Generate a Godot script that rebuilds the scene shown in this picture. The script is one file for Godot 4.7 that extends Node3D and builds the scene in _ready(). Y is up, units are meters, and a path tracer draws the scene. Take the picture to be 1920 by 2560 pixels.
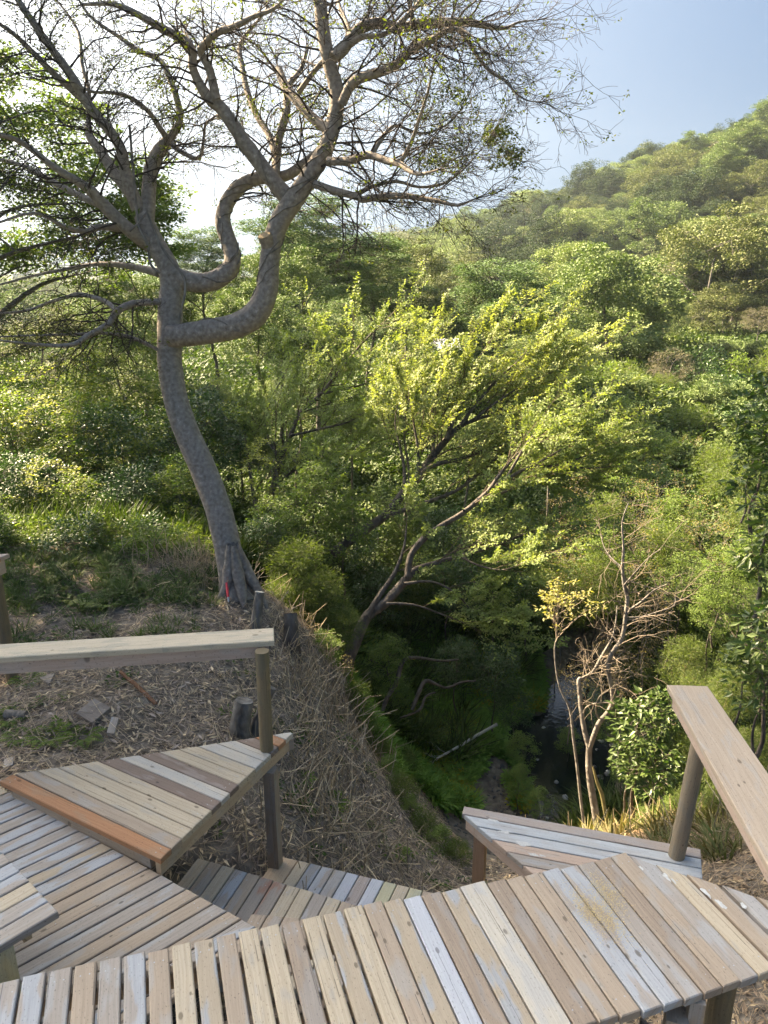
extends Node3D
# A hillside of boardwalks and platforms above a wooded stream, looked down on in late afternoon.

const FL := 1923.0
const SP := 0.30902
const CP := 0.95106
var rng := RandomNumberGenerator.new()
var names := {}
var M := {}
var tps_p: PackedVector2Array
var tps_w: PackedFloat64Array
var hgrid := PackedFloat32Array()
const GX0 := -16.0
const GZ0 := -28.0
const GST := 0.25
const GNX := 145
const GNZ := 133
var lump := FastNoiseLite.new()

# ------------------------------------------------------------------ helpers
class MB:
	var v := PackedVector3Array()
	var n := PackedVector3Array()
	var c := PackedColorArray()
	var t := PackedVector2Array()
	var ix := PackedInt32Array()
	func leaf(p: Vector3, d: Vector3, nn: Vector3, l: float, w: float, col: Color) -> void:
		var k := v.size()
		var s := d.cross(nn) * (w * 0.5)
		var m := p + d * (l * 0.45) + nn * (w * 0.14)
		v.push_back(p); v.push_back(m + s); v.push_back(p + d * l); v.push_back(m - s)
		c.push_back(col); c.push_back(col); c.push_back(col); c.push_back(col)
		ix.push_back(k); ix.push_back(k + 1); ix.push_back(k + 2)
		ix.push_back(k); ix.push_back(k + 2); ix.push_back(k + 3)
	func blade(p: Vector3, d: Vector3, s: Vector3, l: float, w: float, bend: Vector3, col: Color) -> void:
		var k := v.size()
		var q := p + d * (l * 0.55) + bend * 0.3
		v.push_back(p - s * w * 0.5); v.push_back(p + s * w * 0.5); v.push_back(q + s * w * 0.4); v.push_back(q - s * w * 0.4); v.push_back(p + d * l + bend)
		for i in 5: c.push_back(col)
		ix.append_array(PackedInt32Array([k, k + 1, k + 2, k, k + 2, k + 3, k + 3, k + 2, k + 4]))
	func quad(a: Vector3, b: Vector3, d: Vector3, e: Vector3, uv: PackedVector2Array) -> void:
		# corners run clockwise seen from the front
		var k := v.size()
		var nn := (d - a).cross(b - a).normalized()
		v.push_back(a); v.push_back(b); v.push_back(d); v.push_back(e)
		for i in 4:
			n.push_back(nn)
			t.push_back(uv[i])
		ix.append_array(PackedInt32Array([k, k + 1, k + 2, k, k + 2, k + 3]))
	func tube(p: PackedVector3Array, r: PackedFloat32Array, sides: int, cap := false, bump := 0.0, no: FastNoiseLite = null) -> void:
		var m := p.size()
		if m < 2: return
		var d := (p[1] - p[0]).normalized()
		var u := d.cross(Vector3.UP)
		if u.length() < 0.05: u = d.cross(Vector3.RIGHT)
		u = u.normalized()
		var k := v.size()
		var run := 0.0
		for i in m:
			if i > 0:
				run += p[i].distance_to(p[i - 1])
				d = (p[mini(i + 1, m - 1)] - p[i - 1]).normalized()
				u = (u - d * u.dot(d)).normalized()
			var w := d.cross(u)
			for j in sides:
				var a := TAU * j / sides
				var o := u * cos(a) + w * sin(a)
				var rr := r[i]
				if no: rr *= 1.0 + bump * no.get_noise_3d(p[i].x * 90 + o.x * 22, p[i].y * 60 + o.y * 22, p[i].z * 90 + o.z * 22)
				v.push_back(p[i] + o * rr)
				n.push_back(o)
				t.push_back(Vector2(float(j) / sides, run))
		for i in m - 1:
			for j in sides:
				var a := k + i * sides + j
				var b := k + i * sides + (j + 1) % sides
				ix.append_array(PackedInt32Array([a, a + sides, b, b, a + sides, b + sides]))
		if cap:
			for e in 2:
				var i: int = 0 if e == 0 else m - 1
				var kk := v.size()
				var nn := (p[0] - p[1]).normalized() if e == 0 else (p[m - 1] - p[m - 2]).normalized()
				v.push_back(p[i]); n.push_back(nn); t.push_back(Vector2.ZERO)
				for j in sides:
					v.push_back(v[k + i * sides + j]); n.push_back(nn); t.push_back(Vector2.ZERO)
				for j in sides:
					var b := kk + 1 + (j + 1) % sides
					var a := kk + 1 + j
					if e == 0: ix.append_array(PackedInt32Array([kk, a, b]))
					else: ix.append_array(PackedInt32Array([kk, b, a]))
	func mesh(m: Material) -> ArrayMesh:
		var a := []
		a.resize(Mesh.ARRAY_MAX)
		a[Mesh.ARRAY_VERTEX] = v
		if n.size() == v.size(): a[Mesh.ARRAY_NORMAL] = n
		if c.size() == v.size(): a[Mesh.ARRAY_COLOR] = c
		if t.size() == v.size(): a[Mesh.ARRAY_TEX_UV] = t
		a[Mesh.ARRAY_INDEX] = ix
		var am := ArrayMesh.new()
		am.add_surface_from_arrays(Mesh.PRIMITIVE_TRIANGLES, a)
		am.surface_set_material(0, m)
		return am

func at(x: float, y: float, zc: float) -> Vector3:
	var u := (x - 960.0) / FL
	var w := (1280.0 - y) / FL
	return Vector3(u, w * CP - SP, -CP - w * SP) * zc

func numbered(called: String, key := "") -> String:
	var k := key + "/" + called
	var i: int = names.get(k, 0)
	names[k] = i + 1
	return called if i == 0 else "%s_%03d" % [called, i]

func thing(called: String, label: String, category: String, where := Vector3.ZERO, group := "", kind := "") -> Node3D:
	var o := Node3D.new()
	o.name = numbered(called)
	add_child(o)
	o.position = where
	tag(o, label, category, group, kind)
	return o

func tag(o: Node, label := "", category := "", group := "", kind := "") -> void:
	if label: o.set_meta("label", label)
	if category: o.set_meta("category", category)
	if group: o.set_meta("group", group)
	if kind: o.set_meta("kind", kind)

func part(parent: Node3D, called: String, mesh: Mesh, m: Material = null) -> MeshInstance3D:
	# meshes are written in world places; the thing stands at its base
	var o := MeshInstance3D.new()
	o.name = numbered(called, str(parent.get_instance_id()))
	o.mesh = mesh
	if m: o.material_override = m
	parent.add_child(o, true)
	if parent != self:
		var q: Node = parent
		var off := Vector3.ZERO
		while q != self:
			off += (q as Node3D).position
			q = q.get_parent()
		o.position = -off
	return o

func dup(src: Node3D, where: Vector3, turn: float, sc: float, label: String, group := "") -> Node3D:
	var o: Node3D = src.duplicate()
	var stem: String = src.get_meta("stem") if src.has_meta("stem") else str(src.name)
	o.name = numbered(stem)
	add_child(o)
	o.position = where
	o.rotation.y = turn
	o.scale = Vector3.ONE * sc
	o.set_meta("label", label)
	if group: o.set_meta("group", group)
	return o

func lin(r: float, g: float, b: float) -> Color:
	return Color(r, g, b).linear_to_srgb()

func noise(freq: float, sd: int, oct := 3) -> FastNoiseLite:
	var f := FastNoiseLite.new()
	f.noise_type = FastNoiseLite.TYPE_SIMPLEX_SMOOTH
	f.frequency = freq
	f.seed = sd
	f.fractal_octaves = oct
	return f

func ntex(freq: float, sd: int, stops: Array, size := 256, oct := 4) -> NoiseTexture2D:
	var t := NoiseTexture2D.new()
	t.width = size; t.height = size
	t.seamless = true
	t.noise = noise(freq, sd, oct)
	var g := Gradient.new()
	g.offsets = PackedFloat32Array(); g.colors = PackedColorArray()
	var o := PackedFloat32Array()
	var c := PackedColorArray()
	for s in stops:
		o.push_back(s[0]); c.push_back(lin(s[1], s[2], s[3]))
	g.offsets = o; g.colors = c
	t.color_ramp = g
	return t

func bump(freq: float, sd: int, strength: float, size := 256) -> NoiseTexture2D:
	var t := NoiseTexture2D.new()
	t.width = size; t.height = size
	t.seamless = true
	t.as_normal_map = true
	t.bump_strength = strength
	t.noise = noise(freq, sd, 4)
	return t

func smat(nm: String, tex: Texture2D, scale: Vector3, rough := 0.85, nrm: Texture2D = null, ns := 1.0) -> StandardMaterial3D:
	var m := StandardMaterial3D.new()
	m.resource_name = nm
	m.albedo_texture = tex
	m.uv1_triplanar = true
	m.uv1_world_triplanar = true
	m.uv1_scale = scale
	m.roughness = rough
	m.metallic_specular = 0.3
	if nrm:
		m.normal_enabled = true
		m.normal_texture = nrm
		m.normal_scale = ns
	return m

func leafmat(nm: String, back: Color, rough := 0.5, spec := 0.4) -> StandardMaterial3D:
	var m := StandardMaterial3D.new()
	m.resource_name = nm
	m.vertex_color_use_as_albedo = true
	m.roughness = rough
	m.metallic_specular = spec
	m.cull_mode = BaseMaterial3D.CULL_DISABLED
	m.backlight_enabled = true
	m.backlight = back
	return m

func flat(nm: String, c: Color, rough := 0.8, spec := 0.3) -> StandardMaterial3D:
	var m := StandardMaterial3D.new()
	m.resource_name = nm
	m.albedo_color = c
	m.roughness = rough
	m.metallic_specular = spec
	return m

func rv() -> Vector3:
	return Vector3(rng.randf_range(-1, 1), rng.randf_range(-1, 1), rng.randf_range(-1, 1))

func ru() -> Vector3:
	var p := rv()
	while p.length_squared() > 1.0 or p.length_squared() < 0.01: p = rv()
	return p

# ------------------------------------------------------------------ the lie of the land
const LAND := [
	[-2.5, -3.0, -3.72], [-3.0, -4.8, -3.66], [-1.6, -4.7, -3.8], [-1.1, -5.2, -3.95], [-0.5, -5.0, -4.45], [0.0, -5.2, -4.9], [0.7, -5.1, -5.25],
	[0.0, -3.4, -4.25], [-0.3, -4.3, -4.6], [-1.0, -3.9, -4.12], [0.8, -3.6, -4.4], [2.0, -3.2, -3.85], [2.4, -4.1, -4.1], [1.6, -4.6, -4.75], [1.5, -2.0, -3.8],
	[-3.0, -7.0, -3.72], [-5.0, -8.0, -3.62], [-1.7, -8.3, -3.66], [-1.5, -6.5, -3.85], [-0.85, -8.3, -4.3], [-0.25, -7.8, -5.35], [-0.85, -7.0, -4.3],
	[-0.3, -6.2, -4.95], [0.6, -6.2, -5.55], [0.3, -7.4, -5.95], [1.2, -7.0, -6.35], [0.8, -8.4, -7.2], [1.0, -9.4, -7.4], [1.5, -8.6, -7.6], [2.6, -10.0, -7.9], [3.4, -11.5, -7.85], [4.2, -13.5, -7.75],
	[2.0, -8.6, -7.75], [2.9, -8.6, -7.1], [4.5, -7.6, -6.5], [2.8, -5.3, -4.55], [2.4, -6.6, -5.8], [4.2, -5.2, -4.5], [5.0, -3.0, -4.0], [6.0, -7.0, -5.4], [7.0, -10.0, -6.0],
	[5.0, -11.0, -6.6], [6.5, -13.0, -5.6], [1.3, -10.7, -7.35], [1.75, -9.9, -7.45], [0.3, -10.2, -7.2], [0.6, -12.0, -7.1], [1.9, -12.4, -7.3], [2.6, -14.0, -7.1],
	[-0.65, -9.7, -5.55], [-0.6, -12.0, -6.2], [-2.0, -11.0, -4.5], [-3.0, -13.0, -4.7], [-6.0, -12.0, -4.1], [-10.0, -10.0, -3.7], [-10.0, -20.0, -5.0], [0.0, -17.0, -6.6], [5.0, -18.0, -7.0],
	[9.0, -18.0, -5.9], [13.0, -14.0, -5.0], [13.0, -5.0, -4.0], [-8.0, -4.0, -3.5], [-8.0, 2.0, -3.5], [-2.0, 0.5, -3.8], [3.0, 0.5, -3.85], [9.0, 0.0, -4.0], [0.0, 4.0, -3.9],
	[-14.0, -26.0, -6.0], [-4.0, -26.0, -6.3], [5.0, -26.0, -6.8], [15.0, -26.0, -6.0], [18.0, 3.0, -4.0], [-15.0, 3.0, -3.6],
]

func tps_k(r2: float) -> float:
	return 0.0 if r2 < 1e-9 else r2 * log(r2)

func tps_solve() -> void:
	var n := LAND.size()
	var m := n + 3
	var a := []
	for i in n: tps_p.push_back(Vector2(LAND[i][0], LAND[i][1]))
	for i in m:
		var row := PackedFloat64Array()
		row.resize(m + 1)
		if i < n:
			for j in n: row[j] = tps_k(tps_p[i].distance_squared_to(tps_p[j])) + (0.15 if i == j else 0.0)
			row[n] = 1.0; row[n + 1] = tps_p[i].x; row[n + 2] = tps_p[i].y
			row[m] = LAND[i][2]
		else:
			for j in n: row[j] = [1.0, tps_p[j].x, tps_p[j].y][i - n]
		a.append(row)
	for c in m:
		var best := c
		for r in range(c + 1, m):
			if absf(a[r][c]) > absf(a[best][c]): best = r
		var tmp = a[c]; a[c] = a[best]; a[best] = tmp
		for r in m:
			if r != c and a[r][c] != 0.0:
				var f: float = a[r][c] / a[c][c]
				for k in range(c, m + 1): a[r][k] -= f * a[c][k]
	tps_w.resize(m)
	for i in m: tps_w[i] = a[i][m] / a[i][i]

func tps(x: float, z: float) -> float:
	var n := tps_p.size()
	var s := tps_w[n] + tps_w[n + 1] * x + tps_w[n + 2] * z
	for i in n:
		var dx := x - tps_p[i].x
		var dz := z - tps_p[i].y
		var r2 := dx * dx + dz * dz
		if r2 > 1e-9: s += tps_w[i] * r2 * log(r2)
	return s

func far_height(x: float, z: float) -> float:
	# a valley floor, and on one side a long wooded ridge that climbs
	var u := (x - 31.0) * 0.882 - (z + 64.0) * 0.471
	var s := -(x - 75.0) * 0.471 - (z + 167.0) * 0.882
	var top := clampf(28.0 - s * 0.23, -2.0, 70.0)
	var k := clampf(u / 87.0, 0.0, 1.0)
	var up := k * k * (1.7 - 0.7 * k)
	var h := -6.2 + top * up
	if u > 87.0: h -= (u - 87.0) * 0.12
	h += lump.get_noise_2d(x * 0.6, z * 0.6) * (0.5 + 2.5 * k)
	return h

func near_height(x: float, z: float) -> float:
	var fx := clampf((x - GX0) / GST, 0.0, GNX - 1.001)
	var fz := clampf((z - GZ0) / GST, 0.0, GNZ - 1.001)
	var i := int(fx)
	var j := int(fz)
	var tx := fx - i
	var tz := fz - j
	var k := j * GNX + i
	return lerpf(lerpf(hgrid[k], hgrid[k + 1], tx), lerpf(hgrid[k + GNX], hgrid[k + GNX + 1], tx), tz)

func ground(x: float, z: float) -> float:
	if x > GX0 and x < GX0 + (GNX - 1) * GST and z > GZ0 and z < GZ0 + (GNZ - 1) * GST: return near_height(x, z)
	return far_height(x, z)

func slope_n(x: float, z: float) -> Vector3:
	return Vector3(ground(x - 0.15, z) - ground(x + 0.15, z), 0.3, ground(x, z - 0.15) - ground(x, z + 0.15)).normalized()

func build_land() -> void:
	tps_solve()
	hgrid.resize(GNX * GNZ)
	var mb := MB.new()
	for j in GNZ:
		for i in GNX:
			var x := GX0 + i * GST
			var z := GZ0 + j * GST
			var h := tps(x, z)
			var e := minf(minf(x - GX0, GX0 + (GNX - 1) * GST - x), z - GZ0)
			var k := clampf(e / 3.0, 0.0, 1.0)
			h = lerpf(far_height(x, z) if z < -10 or absf(x) > 12 else h, h, k)
			h += lump.get_noise_2d(x * 24.0, z * 24.0) * 0.17 + lump.get_noise_2d(x * 70.0, z * 70.0) * 0.05
			hgrid[j * GNX + i] = h
			mb.v.push_back(Vector3(x, h, z))
	for j in GNZ - 1:
		for i in GNX - 1:
			var k := j * GNX + i
			mb.ix.append_array(PackedInt32Array([k, k + 1, k + GNX, k + 1, k + GNX + 1, k + GNX]))
	for j in GNZ:
		for i in GNX:
			mb.n.push_back(slope_n(GX0 + i * GST, GZ0 + j * GST))
	var g := part(self, "ground", mb.mesh(M.soil))
	tag(g, "dark earth bank under leaf litter above the stream", "ground", "", "structure")
	# the wider valley and the ridge, one sheet that dips under the near ground
	var fb := MB.new()
	var nx := 92
	var nz := 96
	for j in nz:
		for i in nx:
			var x := -190.0 + i * 5.0
			var z := -430.0 + j * 5.0
			var h := far_height(x, z)
			if x > GX0 - 0.5 and x < 20.5 and z > GZ0 - 0.5: h -= 3.5
			fb.v.push_back(Vector3(x, h, z))
	for j in nz - 1:
		for i in nx - 1:
			var k := j * nx + i
			fb.ix.append_array(PackedInt32Array([k, k + 1, k + nx, k + 1, k + nx + 1, k + nx]))
	for p in fb.v:
		fb.n.push_back(Vector3(far_height(p.x - 3, p.z) - far_height(p.x + 3, p.z), 6.0, far_height(p.x, p.z - 3) - far_height(p.x, p.z + 3)).normalized())
	var hl := part(self, "hill", fb.mesh(M.forest_floor))
	tag(hl, "valley floor and wooded ridge rising behind the trees", "hill", "", "structure")

# ------------------------------------------------------------------ wood
func wood_tex(sd: int, base: Vector3, dark: Vector3, alt: Vector3, alt_at: float, knots: int) -> ImageTexture:
	var w := 512
	var h := 256
	var f1 := noise(1.0, sd, 2)
	var f2 := noise(1.0, sd + 7, 3)
	var f3 := noise(1.0, sd + 13, 2)
	var r := RandomNumberGenerator.new()
	r.seed = sd * 31 + 5
	var kn := []
	for i in knots: kn.append(Vector3(r.randf_range(10, w - 10), r.randf_range(6, h - 6), r.randf_range(1.6, 4.0)))
	var cr := []
	for i in 7:
		var x0 := r.randf_range(0, w - 60)
		cr.append(Vector4(r.randf_range(3, h - 3), x0, x0 + r.randf_range(25, 130), r.randf_range(0.45, 0.85)))
	var data := PackedByteArray()
	data.resize(w * h * 3)
	for y in h:
		var lane := y / 64
		for x in w:
			var fx := x * 0.0039
			var fy := y * 0.0016
			var wav := f3.get_noise_2d(fx * 2.2 + lane * 9.0, fy * 5.0) * 0.012
			var g := f1.get_noise_2d(fx * 2.6 + lane * 31.0, (fy + wav) * 330.0)
			var g2 := f2.get_noise_2d(fx * 1.2 + lane * 17.0, (fy + wav) * 70.0)
			var p := f2.get_noise_2d(fx * 2.6 + lane * 5.0, fy * 9.0 + lane * 3.0)
			var sp := f3.get_noise_2d(fx * 55.0, fy * 90.0)
			var k := clampf(0.5 + 0.42 * g + 0.35 * g2, 0.0, 1.0)
			var c := base.lerp(dark, k * 0.75)
			var am := smoothstep(alt_at - 0.16, alt_at + 0.16, p + 0.12 * g)
			c = c.lerp(alt * (1.0 - 0.28 * k), am * 0.85)
			if sp > 0.52: c *= 1.0 - 0.5 * minf(1.0, (sp - 0.52) * 5.0)
			for q in cr:
				if absf(y - q.x - 1.5 * sin(x * 0.02 + q.x)) < q.w and x > q.y and x < q.z: c *= 0.42
			for q in kn:
				var dx: float = (x - q.x) / (q.z * 1.15)
				var dy: float = (y - q.y) / (q.z * 1.5)
				var d2 := dx * dx + dy * dy
				if d2 < 9.0:
					c = c.lerp(dark * 0.5, clampf(1.35 - d2 * 0.7, 0.0, 0.8))
			var o := (y * w + x) * 3
			data[o] = int(clampf(pow(c.x, 0.4545), 0, 1) * 255.0)
			data[o + 1] = int(clampf(pow(c.y, 0.4545), 0, 1) * 255.0)
			data[o + 2] = int(clampf(pow(c.z, 0.4545), 0, 1) * 255.0)
	return ImageTexture.create_from_image(Image.create_from_data(w, h, false, Image.FORMAT_RGB8, data))

func woodmat(nm: String, sd: int, base: Vector3, dark: Vector3, alt: Vector3, alt_at: float, knots := 9) -> StandardMaterial3D:
	var m := StandardMaterial3D.new()
	m.resource_name = nm
	m.albedo_texture = wood_tex(sd, base, dark, alt, alt_at, knots)
	m.albedo_color = lin(0.80, 0.775, 0.74)
	m.roughness = 0.72
	m.metallic_specular = 0.35
	m.normal_enabled = true
	m.normal_texture = M.grain_normal
	m.normal_scale = 0.35
	return m

func board(mb: MB, q: Array, top: float, th: float, uo: Vector2, ch := 0.004) -> void:
	# q: four Vector3 (y is an offset of the top) clockwise seen from above; the long side runs from q[0] to q[1]
	var mid: Vector3 = (q[0] + q[1] + q[2] + q[3]) * 0.25
	var ax: Vector3 = ((q[1] - q[0]) + (q[2] - q[3])).normalized()
	var ay := ax.cross(Vector3.UP)
	var a := []
	var b := []
	var c := []
	for i in 4:
		var p: Vector3 = q[i] + Vector3(0, top, 0)
		var pr: Vector3 = q[(i + 3) % 4] + Vector3(0, top, 0)
		var nx: Vector3 = q[(i + 1) % 4] + Vector3(0, top, 0)
		var inn := p + (pr - p).normalized() * ch * 1.2 + (nx - p).normalized() * ch * 1.2
		a.append(inn)
		b.append(p - Vector3(0, ch, 0))
		c.append(p - Vector3(0, th, 0))
	var uvf := func(p: Vector3, side: float) -> Vector2:
		var d: Vector3 = p - mid
		return Vector2(d.dot(ax) / 2.0 + uo.x, (d.dot(ay) + side) / 0.4 + uo.y)
	mb.quad(a[0], a[1], a[2], a[3], PackedVector2Array([uvf.call(a[0], 0), uvf.call(a[1], 0), uvf.call(a[2], 0), uvf.call(a[3], 0)]))
	mb.quad(c[3], c[2], c[1], c[0], PackedVector2Array([uvf.call(c[3], .05), uvf.call(c[2], .05), uvf.call(c[1], .05), uvf.call(c[0], .05)]))
	for i in 4:
		var j := (i + 1) % 4
		mb.quad(b[i], b[j], a[j], a[i], PackedVector2Array([uvf.call(b[i], 0), uvf.call(b[j], 0), uvf.call(a[j], 0), uvf.call(a[i], 0)]))
		mb.quad(c[i], c[j], b[j], b[i], PackedVector2Array([uvf.call(c[i], .03), uvf.call(c[j], .03), uvf.call(b[j], 0), uvf.call(b[i], 0)]))

func uo() -> Vector2:
	return Vector2(rng.randf_range(0.36, 0.64), (rng.randi() % 4) * 0.25 + 0.125)

func plank(parent: Node3D, top: float, fl: Vector2, fr: Vector2, nr: Vector2, nl: Vector2, m: Material, th := 0.038, called := "plank") -> MeshInstance3D:
	# far and near corners on the deck's plane (x, z)
	var mb := MB.new()
	var e := rng.randf_range(-0.0015, 0.0015)
	var e2 := rng.randf_range(-0.0015, 0.0015)
	board(mb, [Vector3(nl.x, e, nl.y), Vector3(fl.x, e2, fl.y), Vector3(fr.x, e2 + e * 0.5, fr.y), Vector3(nr.x, e, nr.y)], top, th, uo())
	return part(parent, called, mb.mesh(m))

func bar(parent: Node3D, called: String, a: Vector3, b: Vector3, w: float, h: float, m: Material) -> MeshInstance3D:
	# a straight squared timber between two points: w across, h deep, the points on the middle of its top
	var mb := MB.new()
	var d := (b - a)
	var flatd := Vector3(d.x, 0, d.z)
	if flatd.length() > 0.05 * d.length():
		var s := flatd.normalized().cross(Vector3.UP) * w * 0.5
		board(mb, [a - s, b - s, b + s, a + s], 0.0, h, uo(), 0.003)
	else:
		pass
	return part(parent, called, mb.mesh(m))

func post(parent: Node3D, called: String, x: float, z: float, y0: float, y1: float, w: float, turn: float, m: Material) -> MeshInstance3D:
	var mb := MB.new()
	var c := cos(turn) * w * 0.5
	var s := sin(turn) * w * 0.5
	var k := [Vector2(-c + s, -s - c), Vector2(c + s, s - c), Vector2(c - s, s + c), Vector2(-c - s, -s + c)]
	var o := uo()
	for i in 4:
		var p: Vector2 = k[i]
		var q: Vector2 = k[(i + 1) % 4]
		var v0 := o.y + i * 0.25
		var hh := (y1 - y0) / 2.0
		mb.quad(Vector3(x + q.x, y0, z + q.y), Vector3(x + q.x, y1, z + q.y), Vector3(x + p.x, y1, z + p.y), Vector3(x + p.x, y0, z + p.y),
			PackedVector2Array([Vector2(0, v0), Vector2(hh, v0), Vector2(hh, v0 + w / 0.4), Vector2(0, v0 + w / 0.4)]))
	mb.quad(Vector3(x + k[3].x, y1, z + k[3].y), Vector3(x + k[0].x, y1, z + k[0].y), Vector3(x + k[1].x, y1, z + k[1].y), Vector3(x + k[2].x, y1, z + k[2].y), PackedVector2Array([Vector2(0, 0), Vector2(.02, 0), Vector2(.02, .1), Vector2(0, .1)]))
	return part(parent, called, mb.mesh(m))

func round_post(parent: Node3D, called: String, a: Vector3, b: Vector3, r: float, m: Material) -> MeshInstance3D:
	var mb := MB.new()
	var p := PackedVector3Array()
	var rr := PackedFloat32Array()
	for i in 9:
		p.push_back(a.lerp(b, i / 8.0))
		rr.push_back(r * (1.0 + 0.02 * sin(i * 1.7)))
	mb.tube(p, rr, 20, true)
	for i in mb.t.size(): mb.t[i] = Vector2(mb.t[i].y * 0.5 + 0.2, mb.t[i].x * 0.78)
	return part(parent, called, mb.mesh(m))

func screws(parent: Node3D, spots: Array) -> void:
	var mb := MB.new()
	for s: Vector3 in spots:
		var k := mb.v.size()
		mb.v.push_back(s + Vector3(0, 0.0016, 0)); mb.n.push_back(Vector3.UP)
		for j in 8:
			var a := TAU * j / 8
			mb.v.push_back(s + Vector3(cos(a) * 0.0034, 0.0006, sin(a) * 0.0034)); mb.n.push_back(Vector3(cos(a) * 0.4, 0.9, sin(a) * 0.4))
		for j in 8: mb.ix.append_array(PackedInt32Array([k, k + 1 + j, k + 1 + (j + 1) % 8]))
	var o := part(parent, "screw_heads", mb.mesh(M.steel))
	tag(o, "", "", "", "stuff")

func hit(p: Vector2, d: Vector2, a: Vector2, b: Vector2) -> Vector2:
	# where the line p + t d meets the line through a and b
	var e := b - a
	var t := (a - p).cross(e) / d.cross(e)
	return p + d * t

func v3(p: Vector2, y: float) -> Vector3:
	return Vector3(p.x, y, p.y)

# ------------------------------------------------------------------ foliage
func cluster(mb: MB, c: Vector3, r: float, fl: float, n: int, l: float, w: float, up: float, c0: Color, c1: Color, outw: Vector3) -> void:
	var species := rng.randf()  # each spray has its own age of leaf, drawn at random wherever it sits
	for i in n:
		var q := ru()
		var p := c + Vector3(q.x * r, q.y * r * fl, q.z * r)
		var nn := (Vector3(0, up, 0) + ru() * 0.85).normalized()
		var d := (outw * 0.6 + Vector3(q.x, -0.15, q.z) + ru() * 0.7)
		d = (d - nn * d.dot(nn)).normalized()
		var k := rng.randf()
		var col := c0.lerp(c1, clampf(0.12 + species * 0.4 + rng.randf() * 0.5, 0, 1))
		mb.leaf(p, d, nn, l * (0.7 + 0.6 * k), w * (0.7 + 0.6 * rng.randf()), col)

func bend(a: Vector3, b: Vector3, sag: float, wob: float, n: int) -> PackedVector3Array:
	var p := PackedVector3Array()
	var l := a.distance_to(b)
	var o1 := ru() * wob * l
	var o2 := ru() * wob * l
	for i in n + 1:
		var t := float(i) / n
		var q := a.lerp(b, t)
		q.y += sag * l * 4.0 * t * (1.0 - t)
		q += o1 * sin(t * PI) + o2 * sin(t * TAU) * 0.6
		p.push_back(q)
	return p

func taper(r0: float, r1: float, n: int) -> PackedFloat32Array:
	var r := PackedFloat32Array()
	for i in n + 1: r.push_back(lerpf(r0, r1, pow(float(i) / n, 0.8)))
	return r

# a tree from a trunk line and crown ellipsoids [centre, radii, clusters]; everything in world places round its base
func crown_tree(called: String, label: String, category: String, base: Vector3, trunk: Array, env: Array, P: Dictionary, group := "") -> Node3D:
	var o := thing(called, label, category, base, group)
	o.set_meta("stem", called)
	var wb := MB.new()
	var tp := PackedVector3Array()
	var tr := PackedFloat32Array()
	for s in trunk:
		tp.push_back(s[0]); tr.push_back(s[1])
	var sm := smooth(tp, tr, 3)
	tp = sm[0]; tr = sm[1]
	if tp.size() > 1: wb.tube(tp, tr, P.get("sides", 7))
	var cs := []
	for e in env:
		var n: int = e[2]
		var tries := 0
		while n > 0 and tries < 4000:
			tries += 1
			var q := ru()
			var rad := q.length()
			if rad < P.get("hollow", 0.45): continue
			if q.y < P.get("under", -0.75): continue
			var rr: Vector3 = e[1]
			var p: Vector3 = e[0] + Vector3(q.x * rr.x, q.y * rr.y, q.z * rr.z)
			if lump.get_noise_3d(p.x * P.get("gap_f", 30.0), p.y * P.get("gap_f", 30.0) * 1.4, p.z * P.get("gap_f", 30.0)) < P.get("gap", -0.35): continue
			cs.append([p, (p - e[0]).normalized()])
			n -= 1
	# limbs to a spread-out few, twigs to the rest
	var samples := PackedVector3Array()
	var srad := PackedFloat32Array()
	for i in tp.size():
		if i >= tp.size() / 2 or tp.size() < 3:
			samples.push_back(tp[i]); srad.push_back(tr[i])
	var nl: int = mini(P.get("limbs", 8), cs.size())
	var stride := maxi(1, cs.size() / maxi(nl, 1))
	for i in nl:
		var tgt: Vector3 = cs[(i * stride) % cs.size()][0]
		var si := 0
		var bd := 1e9
		for k in samples.size():
			var dd: float = absf((tgt.y - samples[k].y) - Vector2(tgt.x - samples[k].x, tgt.z - samples[k].z).length() * P.get("rise", 0.55)) + 0.15 * samples[k].distance_to(tgt)
			if dd < bd: bd = dd; si = k
		var pts := bend(samples[si], tgt, P.get("sag", 0.08), 0.09, 7)
		var rs := taper(srad[si] * 0.55, P.get("tip", 0.012), 7)
		wb.tube(pts, rs, 5)
		for k in range(2, 8):
			samples.push_back(pts[k]); srad.push_back(rs[k])
	var lb := MB.new()
	var c0: Color = P.c0
	var c1: Color = P.c1
	for k in cs.size():
		var p: Vector3 = cs[k][0]
		var bi := 0
		var bd := 1e9
		for j in samples.size():
			var d := samples[j].distance_squared_to(p)
			if d < bd: bd = d; bi = j
		if bd > 0.0004 and k % int(P.get("twig_every", 1)) == 0:
			var a := samples[bi]
			var rs := taper(minf(srad[bi] * 0.6, P.get("twig", 0.012)), P.get("twig", 0.012) * 0.35, 4)
			wb.tube(bend(a, p, 0.05, 0.1, 4), rs, 3)
		cluster(lb, p, P.cr * rng.randf_range(0.7, 1.25), P.get("flat", 0.5), int(P.n * rng.randf_range(0.7, 1.3)), P.l, P.w, P.get("up", 0.8), c0, c1, cs[k][1])
	if wb.ix.size(): part(o, "trunk", wb.mesh(P.bark))
	if lb.ix.size(): part(o, P.get("crown_name", "crown"), lb.mesh(P.leaf))
	return o

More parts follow.
